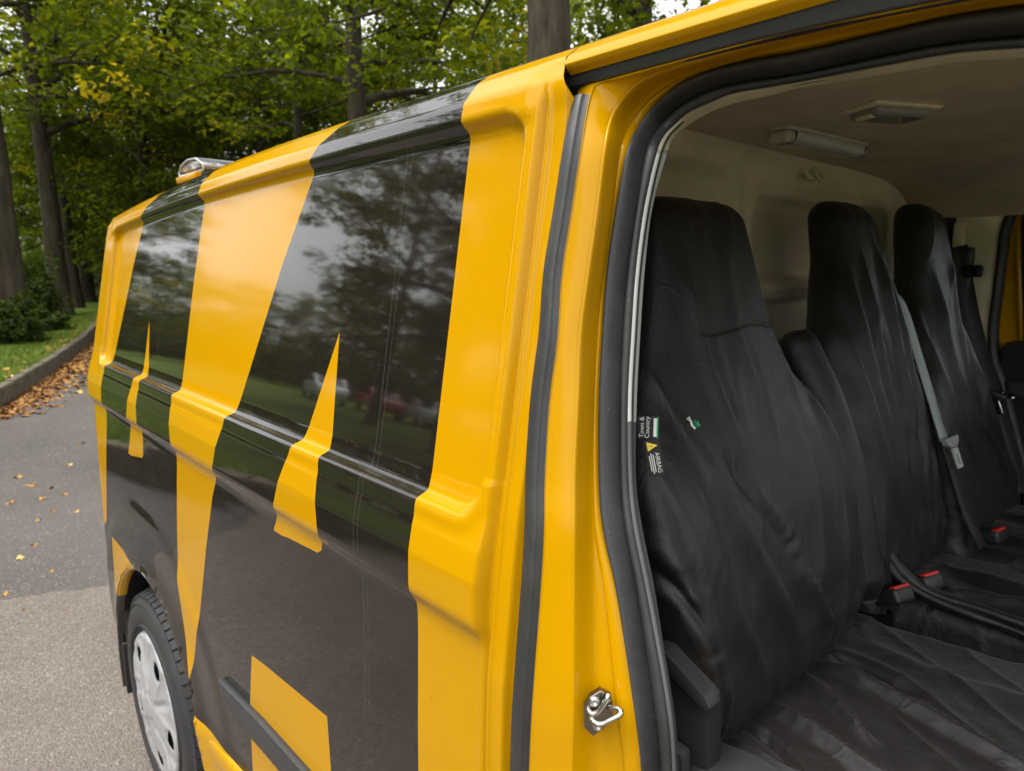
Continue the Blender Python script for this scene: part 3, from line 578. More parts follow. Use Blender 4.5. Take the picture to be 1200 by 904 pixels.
m = MB(); m.tube(P_, .012, 10); m.build('window_seal', m_rubber, fd)
m = MB(); m.bm(prism([(-.44, 1.39), (-.452, 1.76), (-.40, 1.80), (.6, 1.78), (.6, 1.39)], ye+.02, ye+.025, 'y')); m.build('window_glass', m_glass, fd, False)
m = MB(); m.bm(prism([(-.452, 1.06), (-.456, 1.38), (-.445, 1.399), (.55, 1.42), (.55, .70), (-.40, .70)], ye-.055, ye+.0, 'y', .012)); o = m.build('door_card', m_plastic, fd); autosmooth(o, 40)
m = MB(); m.box((0, ye-.062, 1.27), (.86, .02, .05), bev=.009); m.build('arm_pull', m_mould, fd)
# nose of the cab: dashboard, screen pillars, windscreen, bonnet
m = MB(); m.bm(prism([(.62, .70), (.58, 1.16), (.70, 1.26), (1.25, 1.30), (1.35, .7)], .56, 2.28, 'y', .03)); m.build('dashboard', m_plastic, van)
P0 = np.array([[[.60, .64, 1.795], [1.38, .56, 1.30]], [[.62, .64, 1.80], [1.40, .60, 1.30]]])
for yy in (.60, 2*CY-.60): MB().tube([(.56, yy, 1.80), (.95, yy-.03*np.sign(CY-yy)*1, 1.56), (1.38, yy-.06*np.sign(CY-yy), 1.27)], .035, 10).build('screen_pillar', m_yel, van)
gy = np.linspace(.60, 2*CY-.60, 14); gt = np.linspace(0, 1, 10); Yg, Tg = np.meshgrid(gy, gt, indexing='ij'); c_ = 1-((Yg-CY)/.85)**2
grid('windscreen', np.stack([.60+.80*Tg+.06*c_, Yg, 1.815-.52*Tg+.03*c_*(1-Tg)], -1), m_glass, van)
gx = np.linspace(0, 1, 14); Yg, Tg = np.meshgrid(np.linspace(.47, 2*CY-.47, 16), gx, indexing='ij'); c_ = 1-((Yg-CY)/.96)**4
grid('bonnet', np.stack([1.36+.72*np.sin(Tg*np.pi/2)*(.82+.18*c_), Yg, 1.28-.35*Tg**2-.45*np.maximum(0, Tg-.7)*2+.03*c_], -1), m_yel, van, flip=True)
for yy in (.452, 2*CY-.452): MB().bm(prism([(.60, .45), (.60, 1.26), (1.36, 1.27), (1.95, .95), (2.02, .45)], yy-.004, yy+.004, 'y')).build('front_wing', m_yel, van, False)
m = MB(); m.box((1.95, CY, .55), (.18, 1.9, .45), bev=.05); m.build('front_bumper', m_plastic, van)
# lamps and hooks on the ceiling
c1, c2 = np.array([-.602, 1.187, 1.836]), np.array([-.575, 1.482, 1.836]); ax = (c2-c1)/np.linalg.norm(c2-c1); yaw_ = math.atan2(ax[1], ax[0]); rot = Matrix.Rotation(yaw_, 3, 'Z')
def frac(t): return c1+(c2-c1)*t
m = MB(); m.box(tuple(frac(.5)+np.array([0, 0, .006])), (.29, .040, .010), rot, .004); lamp = m.build('tube_lamp', m_cream, van)
pr_ = [(-.022, 0), (-.021, -.012), (-.013, -.020), (.013, -.020), (.021, -.012), (.022, 0)]
px_ = np.array([-ax[1], ax[0], 0])
m = MB(); m.grid(np.array([[frac(t)+px_*u+np.array([0, 0, w]) for u, w in pr_] for t in (.10, .5, .92)]), flip=True); m.build('lamp_cover', m_cover, lamp)
m = MB(); m.tube([tuple(frac(t)+np.array([0, 0, -.006])) for t in (.1, .5, .92)], .006, 10); m.build('tube', m_white_trim, lamp)
for t, mm in ((.05, m_cream), (.955, m_clear)): m = MB(); m.box(tuple(frac(t)+np.array([0, 0, -.009])), (.028, .042, .022), rot, .009, 3); m.build('end_cap', mm, lamp)
dc = np.array([-.418, 1.185, 1.838]); ry_ = Matrix.Rotation(R(62), 3, 'Z')
m = MB(); m.box(tuple(dc+np.array([0,0,.004])), (.125, .080, .010), ry_, .005, 3); dl = m.build('dome_lamp', m_bulk, van)
m = MB(); m.box(tuple(dc+np.array([0, 0, -.004])), (.100, .062, .018), ry_, .0085, 4); m.build('diffuser', m_lens, dl)
m = MB(); m.box(tuple(dc+np.array([.0, .0, -.012])+np.array(ry_ @ Vector((-.045, .0, 0)))), (.012, .03, .006), ry_, .002); m.build('rocker_switch', m_bulk, dl)
for k, yy in enumerate((1.60, 1.655)):
    c = np.array([-.742, yy, 1.822])
    m = MB(); m.tube(catmull([c+np.array(p) for p in ((0, -.016, .014), (.012, -.020, 0), (.018, -.012, -.016), (.018, .006, -.018), (.010, .016, -.006))], 30), .0052, 10)
    m.box(tuple(c+np.array([.0, -.004, .006])), (.012, .034, .030), None, .005); m.build('coat_hook', m_bulk, van)
# ------------------------------------------------------------------ seats (fixed) : bases, side shields, arm rest, belts, buckles
seat = empty('driver_seat', (0, 0, 0)); adopt(seat, van)
m = MB(); m.box((-.12, .93, .80), (.56, .50, .26), bev=.04); m.build('seat_base', m_plastic, seat)
m = MB(); m.box((-.535, .905, 1.20), (.05, .30, .50), bev=.02); m.build('backrest_core', m_plastic, seat)
m = MB(); m.bm(prism([(-.455, .86), (-.452, 1.08), (-.425, 1.155), (-.388, 1.168), (-.336, 1.142), (-.325, .92)], .592, .622, 'y', .010)); o = m.build('side_shield', m_plastic, seat); autosmooth(o, 35)
m = MB(); m.bm(prism([(-.408, 1.168), (-.402, 1.181), (-.388, 1.181), (-.338, 1.153), (-.329, 1.141), (-.336, 1.132), (-.392, 1.160)], .582, .606, 'y', .0035)); o = m.build('shield_cap', m_plastic, seat); autosmooth(o, 35)
m = MB(); m.bm(prism([(-.395, 1.095), (-.382, 1.108), (-.372, 1.082), (-.352, 1.080), (-.350, 1.055), (-.362, 1.036), (-.378, 1.038), (-.376, 1.068)], .570, .588, 'y', .005)); o = m.build('recline_lever', m_mould, seat); autosmooth(o, 35)
gx = np.linspace(-.395, .12, 40); pts = []
for x in gx:
    zt = np.interp(x, [-.395, -.36, -.30, -.1, .12], [.985, 1.062, 1.072, 1.045, 1.0]); pts.append([(x, .64, zt+.0), (x, .60, zt-.004), (x, .575, zt-.018), (x, .562, zt-.05), (x, .56, zt-.16)])
grid('seat_valance', catmull(np.array(pts).transpose(1, 0, 2), 24).transpose(1, 0, 2), m_mould, seat)
m = MB(); m.bm(prism([(.12, 1.0), (.15, .97), (.15, .84), (.12, .84)], .562, .66, 'y', .006)); m.build('valance_end', m_mould, seat)
m = MB(); m.bm(prism([(-.485, .40), (-.485, .60), (-.40, .625), (.62, .625), (.62, .40)], .447, .60, 'y', .012)); m.build('cab_sill', m_yel, van, False)
m = MB(); P_ = catmull([(-.588, 1.255, 1.475), (-.572, 1.255, 1.448), (-.515, 1.253, 1.345), (-.462, 1.25, 1.21), (-.43, 1.25, 1.08), (-.41, 1.25, 1.0)], 40)
m.tube(P_, np.interp(np.linspace(0, 1, 40), [0, .08, .2, .9, 1], [.012, .034, .042, .040, .02]), 18); m.build('arm_rest', m_fab, seat)
bench = empty('passenger_bench', (0, 0, 0)); adopt(bench, van)
m = MB(); m.box((-.12, 1.80, .78), (.56, .84, .28), bev=.04); m.build('seat_base', m_plastic, bench)
for yy in (1.50, 1.925): MB().box((-.535, yy, 1.20), (.05, .24, .50), bev=.02).build('backrest_core', m_plastic, bench)
def ribbon(path, width_dir, w, th=.0012):
    P_ = catmull(path, 50); wd_ = np.array(width_dir, float); wd_ /= np.linalg.norm(wd_)
    T_ = np.gradient(P_, axis=0); N_ = np.cross(T_, wd_); N_ /= np.linalg.norm(N_, axis=1)[:, None]
    return np.stack([P_-wd_*w/2+N_*th, P_+wd_*w/2+N_*th, P_+wd_*w/2-N_*th, P_-wd_*w/2-N_*th], 1)
belt = empty('centre_seat_belt', (0, 0, 0)); adopt(belt, van)
bp0 = [(-.566, 1.675, 1.552), (-.530, 1.675, 1.515), (-.485, 1.675, 1.40), (-.442, 1.675, 1.285), (-.420, 1.675, 1.225)]
m = MB(); m.grid(ribbon(bp0, (.12, 1, .05), .036), cv=True); m.build('grey_webbing', m_belt_grey, belt)
bp1 = [(-.424, 1.677, 1.235), (-.405, 1.682, 1.18), (-.37, 1.69, 1.08), (-.345, 1.70, 1.02), (-.335, 1.715, .992)]
m = MB(); m.grid(ribbon(bp1, (.12, 1, .05), .038), cv=True); m.build('black_webbing', m_belt_black, belt)
tp = np.array([-.418, 1.676, 1.222]); ud = np.array([.36, .0, -.93]); ud /= np.linalg.norm(ud); sdv = np.array([.1, .99, .04]); nv = np.cross(ud, sdv); nv *= np.sign(nv[0])
def TP(u, s_, w): return tuple(tp+ud*u+sdv*s_+nv*w)
m = MB(); o_ = [(-.008, -.032), (-.008, .032), (.004, .030), (.014, .013), (.014, -.013), (.004, -.030)]
m.add([TP(u, s_, .006) for u, s_ in o_]+[TP(u, s_, .016) for u, s_ in o_], [list(range(6))[::-1], list(range(6, 12))]+[[i, (i+1) % 6, 6+(i+1) % 6, 6+i] for i in range(6)]); m.build('tongue_grip', m_silver, belt, False)
m = MB(); a_ = [(.016, -.013), (.016, .013), (.060, .012), (.060, -.012)]; b_ = [(.030, -.006), (.030, .006), (.052, .006), (.052, -.006)]
V = [TP(u, s_, w) for w in (.012, .016) for q in (a_, b_) for u, s_ in q]
F = []
for i in range(4):
    j = (i+1) % 4; F += [[8+i, 8+j, 12+j, 12+i], [i, 4+i, 4+j, j], [i, j, 8+j, 8+i], [4+i, 12+i, 12+j, 4+j]]
m.add(V, F); m.build('tongue', m_white_trim, belt, False)
fb = empty('far_seat_belt', (0, 0, 0)); adopt(fb, van)
m = MB(); m.grid(ribbon([(-.575, 2.225, 1.66), (-.560, 2.22, 1.60), (-.52, 2.215, 1.45), (-.46, 2.205, 1.28), (-.40, 2.20, 1.12), (-.36, 2.19, 1.0)], (.6, .8, .2), .055), cv=True); m.build('black_webbing', m_belt_black, fb)
m = MB(); m.box((-.562, 2.235, 1.632), (.05, .03, .05), None, .008); m.tube([(-.56, 2.23, 1.59), (-.53, 2.21, 1.592), (-.512, 2.205, 1.592)], .017, 14); m.box((-.555, 2.235, 1.57), (.036, .03, .10), None, .008); m.build('belt_guide', m_plastic, fb)
m = MB(); m.box((-.452, 2.20, 1.262), (.075, .02, .022), Matrix.Rotation(R(20), 3, 'Y'), .006); m.build('tongue_grip', m_plastic, fb)
m = MB(); m.box((-.432, 2.195, 1.228), (.014, .006, .045), Matrix.Rotation(R(-20), 3, 'Y'), .002); m.tube([(-.425, 2.215, 1.262), (-.405, 2.20, 1.258)], .008, 10); m.build('tongue', m_chrome, fb)
def buckle(c, yaw_, tilt):
    r_ = Matrix.Rotation(yaw_, 3, 'Z') @ Matrix.Rotation(tilt, 3, 'Y')
    m = MB(); m.box(c, (.085, .050, .030), r_, .008, 3); m.box(tuple(Vector(c)+r_ @ Vector((-.06, 0, -.004))), (.07, .034, .016), r_, .006); b = m.build('belt_buckle', m_plastic, van)
    q = Vector(c)+r_ @ Vector((.030, 0, .0155)); m = MB(); m.box(tuple(q+r_ @ Vector((.004, 0, -.001))), (.014, .040, .007), r_, .003); m.build('red_button', m_red, b)
buckle((-.398, 1.325, .987), R(-18), R(-28)); buckle((-.372, 1.402, .996), R(-18), R(-28)); buckle((-.352, 1.79, .995), R(-10), R(-14))

# ------------------------------------------------------------------ loose fabric covers over the seats
def folds(SY, Zz, spec):
    """spec: list of (points[(s,z)...], amplitude, width) ; soft ridges along poly-lines in the cover's own surface coordinates"""
    D = np.zeros_like(SY)
    for pts, amp, w in spec:
        p = catmull(pts, 40) if len(pts) > 2 else np.linspace(pts[0], pts[1], 40)
        o = np.argsort(p[:, 1]); zz = p[o, 1]; ss = p[o, 0]
        c = np.interp(Zz, zz, ss); L_ = zz[-1]-zz[0]; endf = sstep(zz[0]-.02, zz[0]+.25*L_, Zz)*sstep(zz[-1]+.02, zz[-1]-.25*L_, Zz)
        q_ = (SY-c)/w; D += 1.5*amp*np.exp(-np.where(q_ > 0, (q_*1.9)**2, (q_*.9)**2))*endf
    return D
def back_cover(name, YC, Zk, XF, HW, TH, parent, seed, spec, bolster=.05, puck=None, edge=.035, hseam=None):
    nz, na = 230, 260
    zt = Zk[-1]; zb = Zk[0]; t = np.linspace(0, 1, nz); z = zb+(zt-zb)*(1-(1-t)**1.6)
    def sm(Kv):
        q = np.interp(np.linspace(zb, zt, 400), Zk, Kv); k = np.hanning(35); k /= k.sum(); q = np.convolve(np.pad(q, 17, mode='reflect', reflect_type='odd'), k, 'valid'); return np.interp(z, np.linspace(zb, zt, 400), q)
    xf, hw, th_ = sm(XF), sm(HW), sm(TH); yc = sm(YC)[:, None]
    top = np.clip((zt-z)/edge, 0, 1); top = np.sqrt(1-(1-top)**2); hw = hw-(1-top)*edge*1.1; th_ = th_*(.35+.65*top); xf = xf-.03*(1-top)
    a = np.linspace(0, 2*np.pi, na, endpoint=False); Zg, Ag = np.meshgrid(z, a, indexing='ij')
    s = np.sin(Ag); c = np.cos(Ag); s = np.sign(s)*np.abs(s)**.72; c = np.sign(c)*np.abs(c)**.62
    H = hw[:, None]; T_ = th_[:, None]; X0 = xf[:, None]
    low = sstep(1.44, 1.30, Zg)
    Xp = X0-T_/2+T_/2*c+bolster*np.abs(s)**3*low*np.clip(.55+.45*c, 0, 1); Yp = yc+H*s
    SY = np.where(c >= -.25, s, np.sign(s)*(2-np.abs(s)))*H
    D = folds(SY, Zg, spec)
    D += .006*fbm(SY*7+seed, Zg*1.6, seed, 2)+.0026*fbm(SY*20+seed, Zg*5+SY*6, seed+3, 2)+.0012*fbm(SY*50, Zg*14, seed+9, 2)
    rid = 1-np.abs(2*vnoise(SY*15+Zg*2.0+seed*3.1, Zg*3.2, seed+21)); D += .003*rid**5*sstep(1.66, 1.45, Zg)
    rid = 1-np.abs(2*vnoise(SY*11-Zg*3.0+seed*1.7, Zg*2.2+SY*3, seed+33)); D += .0035*rid**6
    D += .010*np.abs(fbm(SY*20, Zg*13, seed+40))*sstep(1.16, 1.02, Zg)
    if puck is not None:         # a sewn seam: narrow valley with puckers across it
        for pts in puck:
            p = catmull(pts, 40); o = np.argsort(p[:, 1]); cc = np.interp(Zg, p[o, 1], p[o, 0]); on = (Zg > p[o, 1].min()) & (Zg < p[o, 1].max())
            q = np.abs(SY-cc); D += on*(-.006*np.exp(-(q/.0034)**2)+.003*np.exp(-((q-.009)/.006)**2)+.006*np.exp(-(q/.02)**2)*vnoise(Zg*75, SY*9, seed+50))
    if hseam: D += -.0035*np.exp(-((Zg-hseam[2]-.004*np.sin(SY*30))/.0022)**2)*(SY > hseam[0])*(SY < hseam[1])*(c > 0)
    D *= .25+.75*top[:, None]
    P_ = np.stack([Xp, Yp, Zg], -1)
    du = np.gradient(P_, axis=0); dv = np.roll(P_, -1, 1)-np.roll(P_, 1, 1); N_ = np.cross(dv, du); N_ /= np.linalg.norm(N_, axis=2)[..., None]+1e-9
    cen = np.stack([X0-T_/2+0*Ag, yc+0*Ag, Zg], -1); N_ *= np.sign(np.sum(N_*(P_-cen), 2))[..., None]
    P_ = P_+N_*D[..., None]
    o = grid(name, P_, m_fab, parent, cv=True)
    e = MB(); e.add(P_[-1], [list(range(na))]); e.build('crown_seam', m_fab, o)
    return o, P_, N_, SY, Zg
cov_d = empty('seat_cover', (-.3, .9, .98), 'slack black nylon cover on the driver seat by the doorway, woven tags on its edge', 'seat cover', 'black fabric seat covers')
cov_m = empty('seat_cover', (-.3, 1.52, .98), 'slack black nylon cover on the narrow middle seat, plain front with long pleats', 'seat cover', 'black fabric seat covers')
cov_p = empty('seat_cover', (-.3, 1.94, .98), 'slack black nylon cover on the outer passenger seat by the far door, green emblem', 'seat cover', 'black fabric seat covers')
Zk = [.955, 1.05, 1.15, 1.25, 1.35, 1.42, 1.48, 1.54, 1.60, 1.65, 1.702]
spec_d = [([(-.10, 1.62), (-.085, 1.5), (-.07, 1.33)], .007, .018), ([(.0, 1.63), (.01, 1.5), (.03, 1.42)], .004, .012), ([(-.16, 1.40), (-.13, 1.28), (-.05, 1.12), (.01, 1.02)], .011, .020), ([(-.10, 1.36), (-.07, 1.28), (.02, 1.16)], -.007, .012), ([(-.20, 1.35), (-.19, 1.22), (-.12, 1.05)], .009, .022), ([(-.07, 1.30), (.03, 1.14), (.11, 1.02)], .008, .016), ([(.20, 1.42), (.21, 1.30), (.235, 1.16)], .006, .014), ([(-.255, 1.45), (-.25, 1.25), (-.22, 1.05)], .008, .018), ([(-.30, 1.40), (-.31, 1.25), (-.29, 1.08)], .009, .02)]
bk_d, Pd, Nd, SYd, Zgd = back_cover('backrest_cover', [.92, .92, .92, .92, .918, .918, .922, .93, .938, .943, .95], Zk, [-.402, -.380, -.392, -.418, -.456, -.488, -.512, -.530, -.548, -.562, -.58], [.25, .262, .262, .256, .248, .205, .172, .155, .143, .132, .122], [.15, .15, .15, .15, .14, .12, .11, .10, .095, .09, .085], cov_d, 3, spec_d, bolster=.03, hseam=(-.09, .16, 1.508),
    puck=[[(-.262, 1.60), (-.262, 1.45), (-.275, 1.35), (-.262, 1.25), (-.235, 1.15), (-.215, 1.06), (-.21, .99)]])
spec_m = [([(-.05, 1.66), (-.05, 1.4), (-.02, 1.1)], .010, .014), ([(.03, 1.67), (.05, 1.45), (.04, 1.2)], .011, .013), ([(.085, 1.66), (.10, 1.45), (.08, 1.1)], .009, .013), ([(-.10, 1.60), (-.11, 1.35), (-.06, 1.08)], .010, .018), ([(.0, 1.5), (.01, 1.3), (.06, 1.08)], .009, .014), ([(-.15, 1.5), (-.15, 1.3), (-.10, 1.1)], .009, .016)]
bk_m, Pm_, Nm_, SYm, Zgm = back_cover('backrest_cover', [1.51, 1.51, 1.51, 1.508, 1.50, 1.495, 1.508, 1.535, 1.54, 1.545], [.955, 1.05, 1.15, 1.25, 1.35, 1.45, 1.54, 1.62, 1.67, 1.737], [-.40, -.405, -.422, -.446, -.470, -.496, -.525, -.552, -.570, -.59], [.22, .215, .212, .21, .205, .182, .148, .122, .112, .10], [.13, .13, .13, .13, .12, .11, .10, .095, .09, .08], cov_m, 11, spec_m, bolster=.03, edge=.045)
spec_p = [([(-.08, 1.6), (-.05, 1.4), (.02, 1.15)], .010, .018), ([(.02, 1.66), (.05, 1.5), (.08, 1.3)], .007, .015), ([(.12, 1.5), (.13, 1.35), (.16, 1.12)], .009, .018), ([(-.14, 1.55), (-.12, 1.3), (-.05, 1.1)], .008, .016), ([(.05, 1.25), (.10, 1.14), (.14, 1.05)], .009, .016)]
bk_p, Pp_, Np_, SYp, Zgp = back_cover('backrest_cover', [1.97, 1.96, 1.93, 1.885, 1.875, 1.90, 1.935, 1.955, 1.96, 1.965], [.955, 1.05, 1.15, 1.25, 1.35, 1.45, 1.54, 1.62, 1.68, 1.757], [-.36, -.375, -.398, -.422, -.455, -.488, -.512, -.530, -.545, -.57], [.27, .25, .235, .205, .175, .145, .127, .120, .112, .09], [.13, .13, .13, .13, .12, .11, .10, .095, .09, .08], cov_p, 23, spec_p, bolster=.04, edge=.05)
def cushion(name, x0, x1, y0, y1, zc, parent, seed, spec, skirt0=.13, skirt1=.06, lip=.0):
    nx, ny = 170, 200
    u = np.linspace(0, 1, nx); v = np.linspace(-.16, 1.12, ny); U, V = np.meshgrid(u, v, indexing='ij')
    X = x0+(x1-x0)*U; vv = np.clip(V, 0, 1); Y = y0+(y1-y0)*vv
    Z = zc+.018*sstep(0, .5, U)-.03*sstep(.75, 1.05, U)+.010*np.sin(vv*np.pi)
    r = .045; e0 = np.minimum(vv*(y1-y0), r); e1 = np.minimum((1-vv)*(y1-y0), r); Z -= r-np.sqrt(np.maximum(0, r*r-(r-e0)**2)); Z -= r-np.sqrt(np.maximum(0, r*r-(r-e1)**2))
    Z -= np.where(V < 0, -V/.16*skirt0, 0)+np.where(V > 1, (V-1)/.12*skirt1, 0); Y += np.where(V < 0, V*.10, 0)+np.where(V > 1, (V-1)*.05, 0)
    Z -= .035*sstep(.07, .0, U)
    D = folds(Y, X, spec)
    D += .007*fbm(X*4+seed, Y*4, seed, 2)+.004*fbm(X*13+Y*8, Y*12, seed+5, 2)+.001*fbm(X*50, Y*42, seed+6, 2)
    rid = 1-np.abs(2*vnoise((X+Y*1.4)*8+seed, (Y-X)*2.4, seed+7)); D += .004*rid**6
    rid = 1-np.abs(2*vnoise((X*1.6-Y)*7+seed, (Y+X)*3, seed+8)); D += .003*rid**6
    D += .016*np.abs(fbm(Y*16, X*24, seed+12))*sstep(.16, .02, U)
    side = (V < 0)
    Z = Z+D*np.where(side, .25, 1); Y = Y-np.where(side, .8*D+.004*np.sin(X*260+6*vnoise(X*20, Y*0, 3))*sstep(-.05, -.15, V), 0)
    return grid(name, np.stack([X, Y, Z], -1), m_fab2, parent, flip=False)
cushion('cushion_cover', -.455, .16, .655, 1.262, .972, cov_d, 31, [([(1.02, -.42), (1.00, -.33), (.97, -.22), (.93, -.08)], .012, .012), ([(.97, -.42), (.93, -.35), (.87, -.26)], .012, .010), ([(1.06, -.40), (1.05, -.33), (1.02, -.24)], -.008, .016), ([(.86, -.40), (.83, -.30), (.79, -.18)], .012, .012), ([(1.14, -.38), (1.10, -.25), (1.12, -.05)], .005, .03), ([(.76, -.42), (.74, -.30), (.73, -.1)], .010, .010), ([(.80, -.43), (.79, -.36), (.76, -.30)], -.008, .010)])
cushion('cushion_cover', -.44, .16, 1.385, 1.715, .965, cov_m, 47, [([(1.42, -.40), (1.46, -.2), (1.44, 0)], .014, .02), ([(1.58, -.38), (1.52, -.2), (1.55, 0)], .012, .02)], skirt0=.10)
cushion('cushion_cover', -.43, .16, 1.735, 2.20, .970, cov_p, 59, [([(1.86, -.38), (1.80, -.2), (1.84, 0)], .012, .02), ([(2.02, -.38), (1.95, -.2), (1.98, 0)], .012, .02)], skirt0=.07)
# bunched cloth in the creases between backrests and cushions
def bunch(name, x, ya, yb, z, parent, seed, rad=.03):
    t = np.linspace(0, 1, 60); P_ = np.stack([x+.014*vnoise(t*9, 0*t, seed), ya+(yb-ya)*t, z-.012+.02*vnoise(t*11, 0*t, seed+2)], 1)
    m = MB(); m.tube(P_, rad*.62*(1+.6*vnoise(t*23, 0*t, seed+4))*(.35+.65*np.sin(np.pi*np.clip(t, .03, .97))), 18); m.build(name, m_fab, parent)
bunch('tucked_cloth', -.425, .70, 1.16, .965, cov_d, 3); bunch('tucked_cloth', -.405, 1.36, 1.70, .955, cov_m, 5); bunch('tucked_cloth', -.40, 1.74, 2.16, .960, cov_p, 6)
m = MB(); P_ = catmull([(-.47, 1.345, 1.17), (-.425, 1.352, 1.06), (-.35, 1.365, 1.0), (-.22, 1.37, .985), (-.05, 1.375, .985), (.12, 1.375, .98)], 90); t = np.linspace(0, 1, 90)
for k in range(4):
    q = P_+np.stack([.010*vnoise(t*9, 0*t+k, 5), .012*vnoise(t*8, 0*t+k*3.3, 2)+.010*math.cos(k*1.7), .012*vnoise(t*7, 0*t, 8+k)+.010*math.sin(k*1.7)], 1)
    m.tube(q, .0085*(1+.7*vnoise(t*15, 0*t+k, 9)), 10)
m.build('bunched_hem', m_fab, cov_m)
m = MB()
for k, (ya, za) in enumerate(((.655, .955), (.645, .93), (.640, .905))):
    t = np.linspace(0, 1, 60); P_ = np.stack([-.35+.46*t, ya+.004*vnoise(t*9, 0*t, k)+0*t, za+.050*(1-t)**2*1.0+.006*vnoise(t*12, 0*t, k+5)], 1); m.tube(P_, .008*(1+.5*vnoise(t*16, 0*t, k+9)), 10)
m.build('gathered_hem', m_fab, cov_d)
# woven tags sewn into the seam, and the little embroidered emblems
def surf(Pg, Ng, SY, Zg, s_, z_):
    k = int(np.argmin(((SY-s_)/1.0)**2+(Zg-z_)**2)); return Pg.reshape(-1, 3)[k], Ng.reshape(-1, 3)[k]
def text(body, size, loc, X_, Y_, mat, parent, name='lettering', ext=.0002):
    cu = bpy.data.curves.new(name, 'FONT'); cu.body = body; cu.size = size; cu.align_x = 'CENTER'; cu.align_y = 'CENTER'; cu.extrude = ext; cu.resolution_u = 3
    o = bpy.data.objects.new(name, cu); col.objects.link(o); cu.materials.append(mat)
    X_ = Vector(X_).normalized(); Zv = X_.cross(Vector(Y_)).normalized(); Yv = Zv.cross(X_)
    bpy.context.view_layer.update(); me = bpy.data.meshes.new_from_object(o); bpy.data.objects.remove(o); o = bpy.data.objects.new(name, me); col.objects.link(o); adopt(o, parent); o.matrix_basis = Matrix.Translation(loc) @ Matrix((X_, Yv, Zv)).transposed().to_4x4(); return o
camp = Vector((0, 0, 1.5913))
def frame_at(c):       # a patch facing outwards from the seat edge: across (towards the front) and up
    w = Vector((.62, -.78, .08)).normalized(); r_ = Vector((.78, .62, .0)).normalized(); u = w.cross(r_).normalized(); u = u if u.z > 0 else -u; return r_, u, w
def quad(name, c, r_, u, w, a, b, mat, parent, th=.0006):
    m = MB(); V = [tuple(c+r_*(x*a/2)+u*(y*b/2)+w*t) for t in (0, th) for x, y in ((-1, -1), (1, -1), (1, 1), (-1, 1))]
    m.add(V, [[3, 2, 1, 0], [4, 5, 6, 7], [0, 1, 5, 4], [1, 2, 6, 5], [2, 3, 7, 6], [3, 0, 4, 7]]); return m.build(name, mat, parent, False)
TAG1 = Vector((-.4565, .6335, 1.4125))*.975+Vector((0,0,.0398)); TAG2 = Vector((-.4485, .6365, 1.377))*.975+Vector((0,0,.0398))
r_, u, w = frame_at(TAG1)
tg = quad('woven_tag', TAG1, r_, u, w, .024, .026, m_tagc, cov_d)
text('Town &', .0072, TAG1-r_*.0070+w*.0009, u, -r_, m_white, tg); text('Country', .0072, TAG1-r_*.0008+w*.0009, u, -r_, m_white, tg)
quad('printed_bar', TAG1+r_*.0078+w*.0007, r_, u, w, .0035, .021, m_white, tg, .0002); quad('printed_bar', TAG1+r_*.0104+w*.0007, r_, u, w, .0018, .024, m_green, tg, .0002)
u2 = (u-r_*.22).normalized(); r2 = (r_+u*.22).normalized()
tg = quad('warning_tag', TAG2, r2, u2, w, .017, .042, m_tagc, cov_d)
tc = TAG2+u2*.0138+w*.0008; m = MB(); m.add([tuple(tc-r2*.0055+u2*.0055), tuple(tc-r2*.0055-u2*.0055), tuple(tc+r2*.0062)], [[0, 1, 2]]); m.build('warning_triangle', m_yellow_print, tg, False)
text('!', .006, tc-r2*.0015+w*.0003, -u2, r2, m_tagc, tg)
text('AIRBAG', .0068, TAG2-u2*.0060+r2*.0036+w*.0009, -u2, r2, m_white, tg)
for k, ln in enumerate((.020, .024, .018)): quad('printed_line', TAG2-u2*.0060-r2*(.0008+.0022*k)+w*.0008, r2, u2, w, .0010, ln, m_white, tg, .0002)
def emblem(c, w, parent, sc=1.0):
    w = Vector(w).normalized(); r_ = Vector((0, 0, 1)).cross(w).normalized(); u = w.cross(r_).normalized(); c = Vector(c)+w*.002
    m = MB(); P_ = catmull([c-r_*.006*sc+u*.008*sc, c-r_*.003*sc+u*.002*sc, c-r_*.004*sc-u*.003*sc, c-r_*.000*sc-u*.009*sc], 16); m.tube(P_, .0018*sc, 8); m.tube([c-r_*.008*sc+u*.007*sc, c-r_*.003*sc+u*.0085*sc], .0018*sc, 8); e = m.build('embroidered_emblem', m_white, parent)
    m = MB(); m.tube([c+r_*.0*sc, c+r_*.010*sc-u*.001*sc], .0030*sc, 8); m.tube([c+r_*.001*sc-u*.005*sc, c+r_*.011*sc-u*.005*sc], .0026*sc, 8); m.tube([c+r_*.004*sc+u*.004*sc, c+r_*.006*sc-u*.008*sc], .0024*sc, 8); m.build('green_stitching', m_green, e)
p_, n_ = surf(Pd, Nd, SYd, Zgd, -.155, 1.392); emblem(p_, n_, cov_d, .9)
p_, n_ = surf(Pp_, Np_, SYp, Zgp, .125, 1.672); emblem(p_, n_, cov_p, .9)

